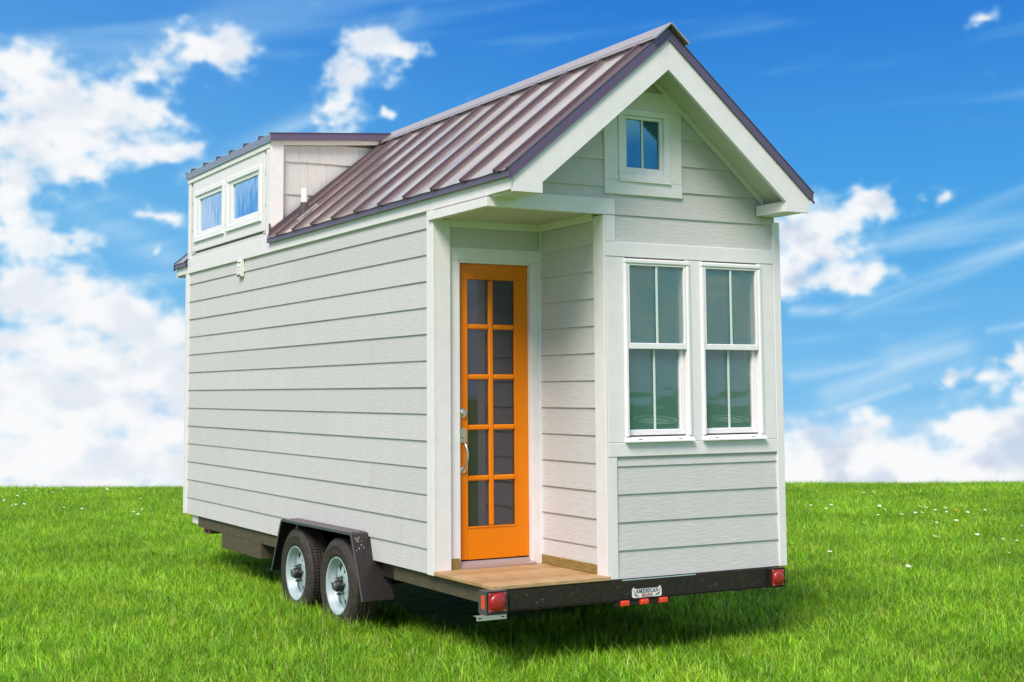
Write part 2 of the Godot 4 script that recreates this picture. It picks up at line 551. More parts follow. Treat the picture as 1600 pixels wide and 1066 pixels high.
	for k in 7:
		var mm := MultiMesh.new()
		mm.transform_format = MultiMesh.TRANSFORM_3D
		mm.use_colors = true
		mm.mesh = kinds[k]
		mm.instance_count = lists[k].size()
		for i in lists[k].size():
			mm.set_instance_transform(i, lists[k][i])
			mm.set_instance_color(i, tints[k][i])
		var mi := MultiMeshInstance3D.new()
		mi.name = "grass_blades" if k == 0 else "grass_blades_%03d" % k
		mi.multimesh = mm
		mi.material_override = M["blade"]
		mi.set_meta("kind", "stuff")
		field.add_child(mi, true)

func flower(called: String, x: float, z: float, size: float, label: String, group: String, petal: Material, proto: Node3D = null) -> Node3D:
	var o: Node3D
	var p := Vector3(x, hill(x, z), z)
	if proto:
		o = proto.duplicate()
	else:
		o = Node3D.new()
		var st := nst()
		tube(st, Vector3(0, -0.01, 0), Vector3(0.01, 0.12, 0.004), 0.0016, 5)
		var stem := put("stem", fin(st), M["stem"], o)
		stem.position = Vector3.ZERO
		st = nst()
		for k in 13:
			var a := TAU * k / 13.0
			var d := Vector3(cos(a), 0.12, sin(a))
			var w := Vector3(-sin(a), 0, cos(a)) * 0.0068
			var c := Vector3(0.01, 0.122, 0.004)
			quad(st, c + d * 0.006, c + d * 0.02 + w, c + d * 0.032 - Vector3(0, 0.002, 0), c + d * 0.02 - w, Vector3.UP)
		put("petals", fin(st), petal, o)
		st = nst()
		lathe(st, Transform3D(Basis(), Vector3(0.01, 0.122, 0.004)), [Vector2(0.0085, 0), Vector2(0.0075, 0.004), Vector2(0.004, 0.0065), Vector2(0, 0.007)], 10)
		put("flower_centre", fin(st), M["flower_eye"], o)
	o.name = numbered(called, self)
	add_child(o, true)
	o.position = p
	o.scale = Vector3.ONE * size
	o.rotation = Vector3(rng.randf_range(0.15, 0.5), rng.randf_range(-0.8, 0.3), rng.randf_range(-0.2, 0.2))
	tag(o, label, "flower", group)
	return o

func flowers() -> void:
	rng.seed = 5
	mat("stem", lin(0.08, 0.2, 0.02), 0.6)
	var first: Node3D = null
	for p in [[-0.2, -16.2], [0.1, -17.0], [0.5, -18.4], [-0.3, -15.2], [-0.2, -15.3], [-0.1, -15.2], [1.2, -16.9], [0.3, -14.1], [1.2, -18.4], [1.9, -18.1], [1.8, -17.6], [1.8, -15.3], [1.3, -13.3], [1.0, -12.6], [1.0, -12.3], [0.5, -13.8], [0.7, -18.3], [0.8, -17.5]]:
		var o := flower("daisy", p[0], p[1], rng.randf_range(0.6, 0.95), "small white daisy in the grass behind the left rear corner of the house", "daisies left of the house", M["petal"], first)
		if first == null:
			first = o
	for p in [[12.9, -9.8], [12.5, -9.6], [10.1, -8.2], [10.4, -8.1], [10.0, -7.8], [10.9, -7.6], [10.8, -7.4], [11.4, -7.3], [11.3, -7.1], [11.1, -6.7], [10.5, -6.5], [10.7, -6.6], [9.9, -6.6], [10.0, -6.3], [11.4, -6.8], [11.1, -6.5], [11.3, -6.3], [11.9, -6.5], [8.8, -5.8], [9.7, -5.4], [10.1, -5.4], [8.8, -3.9], [8.9, -3.6], [7.9, -2.7], [8.2, -4.0], [6.1, -3.5], [5.9, -2.2], [10.4, -4.6], [8.9, -3.4], [7.1, -1.8]]:
		var own := {5.9: "white daisy standing alone lowest in the grass right of the house", 6.1: "lone white daisy in the grass nearest the right tail light", 7.1: "white daisy lowest by the right edge of the view", 7.9: "lower of the two white daisies left of the right-edge ones", 10.1: "white daisy high in the grass nearest the right corner board"}
		var says: String = own[p[0]] if own.has(p[0]) and p[1] != -5.4 else "small white daisy in the scatter beyond the gable end, right of the house"
		flower("daisy", p[0], p[1], rng.randf_range(0.6, 1.0), says, "daisies right of the house", M["petal"], first)
	flower("marigold", 11.3, -6.5, 0.9, "single orange flower among the white daisies right of the house", "", M["marigold"])

# ---------------------------------------------------------------- house pieces
func board_mesh(o: Vector3, ax: Vector3, out: Vector3, poly: PackedVector2Array, yb: float, yt: float, tb := 0.017, tt := 0.006) -> ArrayMesh:
	# a clapboard: polygon in (distance along ax, height), thick at its lower edge
	var st := nst()
	var f := []
	var b := []
	var mid := Vector2.ZERO
	for p in poly:
		mid += p / poly.size()
		var off := lerpf(tb, tt, clampf((p.y - yb) / maxf(yt - yb, 0.001), 0, 1))
		f.append(o + ax * p.x + Vector3.UP * p.y + out * off)
		b.append(o + ax * p.x + Vector3.UP * p.y)
	for i in range(1, poly.size() - 1):
		tri(st, f[0], f[i], f[i + 1], out)
	var m3 := o + ax * mid.x + Vector3.UP * mid.y
	for i in poly.size():
		var j := (i + 1) % poly.size()
		quad(st, b[i], b[j], f[j], f[i], (f[i] + f[j]) * 0.5 - m3 - out * out.dot((f[i] + f[j]) * 0.5 - m3))
	return fin(st)

func boards(parent: Node, o: Vector3, ax: Vector3, out: Vector3, lines: Array, spans: Callable, joints: Callable, clips: Array = []) -> void:
	# lines: heights of the lower edges and the top, upwards; spans(y0, y1) gives [[s0, s1], ...]
	for i in lines.size() - 1:
		var y0: float = lines[i]
		var y1: float = lines[i + 1]
		for sp in spans.call(y0, y1):
			var cuts := [sp[0]]
			for j in joints.call(i):
				if j > sp[0] + 0.2 and j < sp[1] - 0.2:
					cuts.append(j)
			cuts.append(sp[1])
			for k in cuts.size() - 1:
				var a: float = cuts[k] + (0.0012 if k > 0 else 0.0)
				var b: float = cuts[k + 1] - (0.0012 if k < cuts.size() - 2 else 0.0)
				var poly := PackedVector2Array([Vector2(a, y0), Vector2(b, y0), Vector2(b, y1 + 0.004), Vector2(a, y1 + 0.004)])
				for c in clips:
					poly = clip(poly, c[0], c[1])
				if poly.size() < 3:
					continue
				put("board", board_mesh(o, ax, out, poly, y0, y1, 0.017 + rng.randf_range(-0.0012, 0.0012)), M["siding_%d" % (rng.randi() % 3)], parent)

func steps(from: float, to: float, first: float, each: float) -> Array:
	var r := [from]
	var y := first
	while y < to - 0.012:
		if y > from + 0.012:
			r.append(y)
		y += each
	r.append(to)
	return r

func walls() -> void:
	rng.seed = 11
	var X := Vector3(1, 0, 0)
	var Z := Vector3(0, 0, 1)
	var E := 0.1893
	# the long side wall with the wheel arches
	var st := nst()
	box(st, Vector3(0.012, -0.02, -6.74), Vector3(0.1, 2.56, -3.47), 0)
	box(st, Vector3(0.012, 0.172, -3.47), Vector3(0.1, 2.56, -1.93), 0)
	box(st, Vector3(0.012, -0.02, -1.93), Vector3(0.1, 2.56, -0.815), 0)
	var w := part("wall", st, M["lining"], null, "long clapboard side wall above the wheels")
	boards(w, Vector3(0.012, 0, 0), Z, Vector3(-1, 0, 0), steps(-0.026, 2.545, 0.1457, E),
		func(y0, _y1): return [[-6.66, -3.445], [-1.92, -0.9]] if y0 < 0.1 else [[-6.66, -0.9]],
		func(i): return [[-2.75, -6.0], [-4.7, -1.35], [-3.6], [-5.4, -1.9], [-4.15]][i % 5])
	# gable end, the bumped-out part with the two windows
	st = nst()
	box(st, Vector3(0.91, -0.02, -0.1), Vector3(2.42, 0.89, -0.012), 0)
	box(st, Vector3(0.91, 0.89, -0.1), Vector3(1.075, 2.165, -0.012), 0)
	box(st, Vector3(1.587, 0.89, -0.1), Vector3(1.738, 2.165, -0.012), 0)
	box(st, Vector3(2.239, 0.89, -0.1), Vector3(2.42, 2.165, -0.012), 0)
	box(st, Vector3(0.91, 2.165, -0.1), Vector3(2.42, 2.50, -0.012), 0)
	extrude(st, [Vector3(0.02, 2.50, -0.1), Vector3(2.42, 2.50, -0.1), Vector3(2.42, 2.54, -0.1), Vector3(2.14, 2.775, -0.1), Vector3(0.30, 2.775, -0.1), Vector3(0.02, 2.54, -0.1)], Vector3(0, 0, 0.088))
	extrude(st, [Vector3(0.30, 2.775, -0.1), Vector3(1.07, 2.775, -0.1), Vector3(1.07, 3.19, -0.1), Vector3(0.79, 3.19, -0.1)], Vector3(0, 0, 0.088))
	extrude(st, [Vector3(1.41, 2.775, -0.1), Vector3(2.14, 2.775, -0.1), Vector3(1.65, 3.19, -0.1), Vector3(1.41, 3.19, -0.1)], Vector3(0, 0, 0.088))
	extrude(st, [Vector3(0.79, 3.19, -0.1), Vector3(1.65, 3.19, -0.1), Vector3(1.22, 3.55, -0.1)], Vector3(0, 0, 0.088))
	w = part("wall", st, M["lining"], null, "clapboard gable end with two tall windows")
	boards(w, Vector3(0, 0, -0.012), X, Z, steps(-0.026, 0.80, 0.164, E), func(_a, _b): return [[0.975, 2.40]], func(_i): return [])
	var rakes := [[Vector2(PITCH, 1.0).normalized(), (3.545 + PITCH * 1.22) / sqrt(1 + PITCH * PITCH)], [Vector2(-PITCH, 1.0).normalized(), (3.545 - PITCH * 1.22) / sqrt(1 + PITCH * PITCH)]]
	boards(w, Vector3(0, 0, -0.012), X, Z, steps(2.275, 3.5, 2.467, 0.19),
		func(y0, y1): return [[0.985, 2.40]] if y1 < 2.5 else ([[0.02, 2.42]] if y1 < 2.68 else ([[0.02, 0.93], [1.555, 2.42]] if y0 < 3.2 else [[0.6, 1.8]])), func(_i): return [], rakes)
	# the porch: side of the bump-out and the back wall with the door
	st = nst()
	box(st, Vector3(0.907, -0.02, -0.85), Vector3(0.985, 2.47, -0.102), 0)
	w = part("wall", st, M["lining"], null, "sheltered clapboard wall right of the orange door")
	boards(w, Vector3(0.907, 0, 0), Z, Vector3(-1, 0, 0), steps(0.062, 2.46, 0.185, E), func(_a, _b): return [[-0.83, -0.11]], func(_i): return [])
	st = nst()
	box(st, Vector3(0.1, -0.02, -0.95), Vector3(0.214, 2.47, -0.852), 0)
	box(st, Vector3(0.806, -0.02, -0.95), Vector3(0.985, 2.47, -0.852), 0)
	box(st, Vector3(0.214, 2.175, -0.95), Vector3(0.806, 2.47, -0.852), 0)
	w = part("wall", st, M["lining"], null, "wall around the orange door at the back of the porch")
	var head := put("board", board_mesh(Vector3(0, 0, -0.852), X, Z, PackedVector2Array([Vector2(0.1, 2.28), Vector2(0.89, 2.28), Vector2(0.89, 2.46), Vector2(0.1, 2.46)]), 2.28, 2.46, 0.012, 0.008), M["siding_0"], w)
	# far side and back walls
	st = nst()
	box(st, Vector3(2.34, -0.02, -6.74), Vector3(2.428, 2.54, -0.101), 0)
	w = part("wall", st, M["lining"], null, "far long side wall")
	boards(w, Vector3(2.428, 0, 0), Z, X, steps(-0.026, 2.53, 0.1457, E), func(_a, _b): return [[-6.66, -0.06]], func(i): return [[-2.4], [-4.4], [-3.1, -5.6]][i % 3])
	st = nst()
	box(st, Vector3(0.1, -0.02, -6.74), Vector3(2.34, 2.54, -6.65), 0)
	extrude(st, [Vector3(0.02, 2.54, -6.74), Vector3(2.42, 2.54, -6.74), Vector3(1.22, 3.54, -6.74)], Vector3(0, 0, 0.09))
	w = part("wall", st, M["lining"], null, "back gable wall")
	boards(w, Vector3(0, 0, -6.74), X, Vector3(0, 0, -1), steps(-0.026, 3.5, 0.1457, E), func(_a, _b): return [[0.05, 2.39]], func(_i): return [], rakes)
	# floor, porch ceiling
	pbox("floor", Vector3(0.1, -0.03, -6.65), Vector3(2.34, -0.004, -0.95), M["table_wood"], null, 0)
	pbox("floor", Vector3(0.985, -0.028, -0.951), Vector3(2.34, -0.005, -0.1), M["table_wood"], null, 0)
	pbox("porch_ceiling", Vector3(0.0, 2.478, -0.84), Vector3(0.9, 2.497, -0.012), M["soffit"], null, 0)
	pbox("trim_board", Vector3(0.1, 2.425, -0.838), Vector3(0.905, 2.479, -0.815), M["trim"])
	pbox("trim_board", Vector3(0.868, 2.426, -0.813), Vector3(0.890, 2.479, -0.11), M["trim"])

func trims() -> void:
	var t: Material = M["trim"]
	# long side
	pbox("trim_board", Vector3(-0.016, -0.03, -6.762), Vector3(0.09, 2.537, -6.655), t)
	pbox("trim_board", Vector3(-0.016, -0.03, -0.905), Vector3(0.012, 2.537, -0.805), t)
	pbox("trim_board", Vector3(0.0125, -0.002, -0.852), Vector3(0.128, 2.475, -0.807), t)
	pbox("frieze_board", Vector3(-0.018, 2.535, -6.66), Vector3(0.012, 2.69, -4.125), t)
	pbox("frieze_board", Vector3(-0.0185, 2.5365, -4.123), Vector3(0.012, 2.63, 0.318), t)
	pbox("frieze_board", Vector3(-0.0186, 2.5365, -7.07), Vector3(0.012, 2.63, -6.665), t)
	pbox("frieze_board", Vector3(2.428, 2.5365, -7.07), Vector3(2.459, 2.63, 0.318), t)
	pbox("trim_board", Vector3(2.35, -0.03, -6.762), Vector3(2.456, 2.5, -6.655), t)
	# porch header along both open sides
	pbox("porch_header", Vector3(-0.034, 2.462, -0.85), Vector3(0.012, 2.525, 0.016), t)
	pbox("porch_header", Vector3(0.0125, 2.462, -0.012), Vector3(0.984, 2.574, 0.018), t)
	pbox("porch_header", Vector3(0.013, 2.466, -0.06), Vector3(0.9, 2.535, -0.0125), t)
	# gable end
	pbox("trim_board", Vector3(0.888, -0.022, -0.118), Vector3(0.907, 2.461, 0.013), t)
	pbox("trim_board", Vector3(0.9075, -0.026, -0.012), Vector3(0.978, 0.795, 0.0125), t)
	pbox("trim_board", Vector3(0.9076, 0.797, -0.012), Vector3(2.39, 0.892, 0.0155), t)
	pbox("trim_board", Vector3(0.9077, 0.894, -0.012), Vector3(1.062, 2.172, 0.0125), t)
	pbox("trim_board", Vector3(1.58, 0.894, -0.012), Vector3(1.735, 2.172, 0.0127), t)
	pbox("trim_board", Vector3(2.235, 0.894, -0.012), Vector3(2.389, 2.172, 0.0126), t)
	pbox("trim_board", Vector3(0.9078, 2.174, -0.012), Vector3(2.39, 2.276, 0.0158), t)
	pbox("trim_board", Vector3(0.9079, 2.278, -0.012), Vector3(0.989, 2.461, 0.0128), t)
	pbox("trim_board", Vector3(2.391, -0.028, -0.012), Vector3(2.458, 2.487, 0.016), t)
	pbox("trim_board", Vector3(2.4281, -0.0281, -0.075), Vector3(2.4582, 2.487, -0.0125), t)
	# gable window surround, four boards and a clipped head
	pbox("trim_board", Vector3(0.905, 2.61, -0.01), Vector3(1.57, 2.71, 0.0155), t)
	pbox("trim_board", Vector3(0.9051, 2.7105, -0.01), Vector3(1.02, 3.155, 0.0153), t)
	pbox("trim_board", Vector3(1.462, 2.7105, -0.01), Vector3(1.5699, 3.225, 0.0152), t)
	var st := nst()
	extrude(st, [Vector3(1.0205, 3.225, -0.01), Vector3(1.4615, 3.225, -0.01), Vector3(1.5698, 3.2255, -0.01), Vector3(1.5698, 3.243, -0.01), Vector3(1.44, 3.352, -0.01), Vector3(1.0, 3.352, -0.01), Vector3(0.9052, 3.27, -0.01), Vector3(0.9052, 3.157, -0.01), Vector3(1.0205, 3.157, -0.01)], Vector3(0, 0, 0.0252))
	part("trim_board", st, t)
	# door surround
	pbox("door_casing", Vector3(0.129, 0.074, -0.852), Vector3(0.209, 2.19, -0.836), t)
	pbox("door_casing", Vector3(0.129, 2.1905, -0.852), Vector3(0.89, 2.283, -0.834), t)
	pbox("door_casing", Vector3(0.812, 0.0, -0.852), Vector3(0.872, 2.19, -0.836), t)
	pbox("trim_board", Vector3(0.8725, 0.0, -0.851), Vector3(0.9065, 2.19, -0.829), t)
	pbox("trim_board", Vector3(0.884, 2.1905, -0.8335), Vector3(0.9064, 2.425, -0.829), t)
	pbox("baseboard", Vector3(0.1285, 0.001, -0.8515), Vector3(0.212, 0.0735, -0.834), M["treated_wood"])
	pbox("baseboard", Vector3(0.876, 0.001, -0.828), Vector3(0.895, 0.066, -0.112), M["treated_wood"])

func roof_line(x: float) -> float:
	return 3.722 - PITCH * absf(x - 1.22)

func roofs() -> void:
	rng.seed = 21
	var t: Material = M["trim"]
	var roof := holder("roof", "dark brown standing seam metal roof with white rake boards")
	# slabs under the metal: front part, right slope, part behind the dormer
	for s in [[-4.13, 0.316, -1], [-7.06, 0.316, 1], [-7.06, -6.67, -1]]:
		var st := nst()
		var g: float = s[2]
		var X := func(d): return 1.22 + g * d
		extrude(st, [Vector3(X.call(0.0), 3.556, s[0]), Vector3(X.call(1.206), 2.5517, s[0]), Vector3(X.call(1.206), 2.632, s[0]), Vector3(X.call(1.24), 2.632, s[0]), Vector3(X.call(1.24), roof_line(1.22 + 1.24) - 0.006, s[0]), Vector3(X.call(0.0), 3.716, s[0])], Vector3(0, 0, s[1] - s[0]))
		part("roof_deck", st, M["trim"], roof)
	# soffit under the two gable overhangs
	for zz in [[0.004, 0.314], [-7.055, -6.76]]:
		for g in [-1.0, 1.0]:
			var st := nst()
			var p := []
			for e in [[0.0, 3.552], [1.12, 3.552 - PITCH * 1.12], [1.12, 3.546 - PITCH * 1.12], [0.0, 3.546]]:
				p.append(Vector3(1.22 + g * e[0], e[1], zz[0]))
			extrude(st, p, Vector3(0, 0, zz[1] - zz[0]))
			part("soffit", st, M["soffit"], roof)
	# moulding where the soffit meets the gable wall
	for g in [-1.0, 1.0]:
		var st := nst()
		var p := []
		for e in [[0.0, 3.545], [1.08, 3.545 - PITCH * 1.08], [1.08, 3.512 - PITCH * 1.08], [0.0, 3.512]]:
			p.append(Vector3(1.22 + g * e[0], e[1], 0.006))
		extrude(st, p, Vector3(0, 0, 0.022))
		part("moulding", st, t, roof)
	# rake boards with their level-cut feet, front and back
	for zz in [[0.3165, 0.345], [-7.09, -7.0615]]:
		for g in [-1.0, 1.0]:
			var st := nst()
			var p := []
			for e in [[0.0, 3.653], [1.238, 3.653 - PITCH * 1.238], [1.238, 2.522], [1.02, 2.522], [1.02, 3.442 - PITCH * 1.02], [0.0, 3.442]]:
				p.append(Vector3(1.22 + g * (e[0] + 0.0006), e[1], zz[0]))
			extrude(st, p, Vector3(0, 0, zz[1] - zz[0]))
			part("rake_board", st, t, roof)
	# boxed eave returns
	for g in [-1.0, 1.0]:
		var st := nst()
		var a: float = 1.22 + g * 1.0185
		var b = 1.22 + g * 1.207
		box(st, Vector3(minf(a, b), 2.523, 0.0185), Vector3(maxf(a, b), 2.598, 0.3162), 0.002)
		part("eave_return", st, t, roof)
	# metal edging on the rakes
	for zz in [[0.3455, 0.349], [-7.094, -7.0905]]:
		for g in [-1.0, 1.0]:
			var st := nst()
			var p := []
			for e in [[0.0, 3.735], [1.275, 3.735 - PITCH * 1.275], [1.275, 3.655 - PITCH * 1.275], [0.0, 3.655]]:
				p.append(Vector3(1.22 + g * e[0], e[1], zz[0]))
			extrude(st, p, Vector3(0, 0, zz[1] - zz[0]))
			var out := 0.012 if zz[0] > 0 else -0.012
			p = []
			for e in [[0.0, 3.667], [1.275, 3.667 - PITCH * 1.275], [1.275, 3.651 - PITCH * 1.275], [0.0, 3.651]]:
				p.append(Vector3(1.22 + g * (e[0] + 0.0003), e[1], zz[1 if out > 0 else 0]))
			extrude(st, p, Vector3(0, 0, out))
			part("edge_flashing", st, M["edge_metal"], roof)
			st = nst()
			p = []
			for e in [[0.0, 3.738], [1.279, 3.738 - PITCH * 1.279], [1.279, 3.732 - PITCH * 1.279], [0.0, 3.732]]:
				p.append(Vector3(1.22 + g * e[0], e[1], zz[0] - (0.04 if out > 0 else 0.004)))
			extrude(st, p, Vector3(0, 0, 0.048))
			part("edge_flashing", st, M["shaded_roof_metal"], roof)
	# drip edges along the eaves
	for e in [[-0.046, -4.128, 0.352], [-0.046, -7.094, -6.672], [2.486, -7.094, 0.352]]:
		var st := nst()
		var g := -1.0 if e[0] < 1.0 else 1.0
		box(st, Vector3(e[0] - 0.002, 2.618, e[1]), Vector3(e[0] + 0.002, 2.668, e[2]), 0)
		box(st, Vector3(minf(e[0], 1.22 + g * 1.24), 2.6185, e[1]), Vector3(maxf(e[0], 1.22 + g * 1.24), 2.621, e[2]), 0)
		part("drip_edge", st, M["edge_metal"], roof)
	# pans and seams
	var left := [0.352, 0.192, -0.271, -0.715, -1.16, -1.605, -2.06, -2.517, -2.972, -3.41, -3.80, -4.11]
	var right := [0.352, 0.192]
	var z := -0.271
	while z > -6.9:
		right.append(z)
		z -= 0.449
	right.append(-7.09)
	for side in [[left, -1.0], [right, 1.0], [[-6.675, -7.09], -1.0]]:
		var g: float = side[1]
		var zs: Array = side[0]
		for i in zs.size() - 1:
			roof_pan(roof, g, zs[i] - 0.004, zs[i + 1] + 0.004)
			if i > 0:
				seam(roof, g, zs[i])
	# closure strips and the ridge cap
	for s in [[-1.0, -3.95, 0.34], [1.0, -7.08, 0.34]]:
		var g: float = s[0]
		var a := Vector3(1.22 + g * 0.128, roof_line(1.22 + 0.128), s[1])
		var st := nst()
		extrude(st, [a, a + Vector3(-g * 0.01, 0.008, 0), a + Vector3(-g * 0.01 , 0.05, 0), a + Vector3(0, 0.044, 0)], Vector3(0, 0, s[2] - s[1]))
		part("closure_strip", st, M["shaded_roof_metal"], roof)
	var zc := -7.1
	while zc < 0.3:
		var zn: float = minf(zc + (2.97 if zc < -7.0 else 2.275), 0.392)
		var st := nst()
		var y := 3.764
		var lft := 0.14 if zc > -4.2 else 0.06
		var pts := [Vector3(1.22 - lft, y - PITCH * lft, zc), Vector3(1.22, y, zc), Vector3(1.37, y - PITCH * 0.15, zc), Vector3(1.372, y - PITCH * 0.15 - 0.012, zc), Vector3(1.364, y - PITCH * 0.144 - 0.016, zc), Vector3(1.22, y - 0.011, zc), Vector3(1.226 - lft, y - PITCH * (lft - 0.006) - 0.016, zc), Vector3(1.218 - lft, y - PITCH * lft - 0.012, zc)]
		extrude(st, pts, Vector3(0, 0, zn - zc - 0.002))
		part("ridge_cap", st, M["cap_metal"], roof)
		zc = zn
		if zn >= 0.392:
			break
	dormer()
	# vent pipe through the roof with its ribbed boot
	var vb := Vector3(0.2, roof_line(0.2), -3.83)
	var pipe := holder("vent_pipe", "white plumbing vent pipe in a ribbed rubber boot")
	var st := nst()
	lathe(st, Transform3D(Basis(), vb), [Vector2(0.028, -0.02), Vector2(0.028, 0.235), Vector2(0.024, 0.235), Vector2(0.024, 0.1)], 24)
	part("pipe", st, M["pipe_white"], pipe)
	st = nst()
	var prof := [Vector2(0.075, -0.05)]
	for k in 7:
		var r := lerpf(0.066, 0.036, k / 6.0)
		prof.append(Vector2(r, -0.03 + k * 0.02))
		prof.append(Vector2(r - 0.007, -0.03 + k * 0.02 + 0.011))
	prof.append(Vector2(0.0285, 0.105))
	lathe(st, Transform3D(Basis(), vb), prof, 24)
	part("pipe_boot", st, M["boot_rubber"], pipe)
	st = nst()
	var up := Vector3(-PITCH, 1, 0).normalized()
	var dn := Vector3(-1, -PITCH, 0).normalized()
	box_t(st, Transform3D(Basis(dn, up, dn.cross(up)), vb + up * 0.008), Vector3(0.24, 0.004, 0.2), 0.001)
	for k in 8:
		var q = vb + up * 0.0115 + dn * [0.11, 0.11, 0.11, 0.0, 0.0, -0.11, -0.11, -0.11][k] + Vector3(0, 0, [-0.09, 0, 0.09, -0.09, 0.09, -0.09, 0, 0.09][k])
		box_t(st, Transform3D(Basis(dn, up, dn.cross(up)), q), Vector3(0.012, 0.008, 0.012), 0.002)
	part("flashing_plate", st, M["galvanised"], pipe)

func roof_pan(parent: Node, g: float, z0: float, z1: float) -> void:
	# a pan from eave to ridge, slightly swaged, with a hemmed lower lip; z0 > z1
	var st := nst()
	st.set_smooth_group(1)
	var n := 10
	var up := Vector3(g * PITCH, 1, 0).normalized()
	var rows := 6
	for i in n:
		for j in rows:
			var q := []
			for e in [[0, 0], [1, 0], [1, 1], [0, 1]]:
				var a: float = (i + e[0]) / float(n)
				var b: float = (j + e[1]) / float(rows)
				var d := lerpf(1.278, 0.02, b)
				var edge := minf(a, 1.0 - a) * absf(z0 - z1)
				var lift := 0.004 + 0.0015 * sin(a * 9.0 + z0 * 3.0 + b * 4.0)
				if edge < 0.01:
					lift += 0.006
				q.append(Vector3(1.22 + g * d, roof_line(1.22 + d) , lerpf(z0, z1, a)) + up * lift)
			quad(st, q[0], q[1], q[2], q[3], up)
	st.set_smooth_group(-1)
	part("roof_panel", st, M["lit_roof_metal"], parent)

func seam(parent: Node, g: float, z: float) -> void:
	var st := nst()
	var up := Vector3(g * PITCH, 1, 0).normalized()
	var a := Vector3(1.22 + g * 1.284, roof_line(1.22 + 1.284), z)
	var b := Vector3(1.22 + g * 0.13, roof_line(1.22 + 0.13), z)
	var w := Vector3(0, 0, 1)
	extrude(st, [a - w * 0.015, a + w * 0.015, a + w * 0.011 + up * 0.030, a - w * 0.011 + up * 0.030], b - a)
	part("seam", st, M["shaded_roof_metal"], parent)

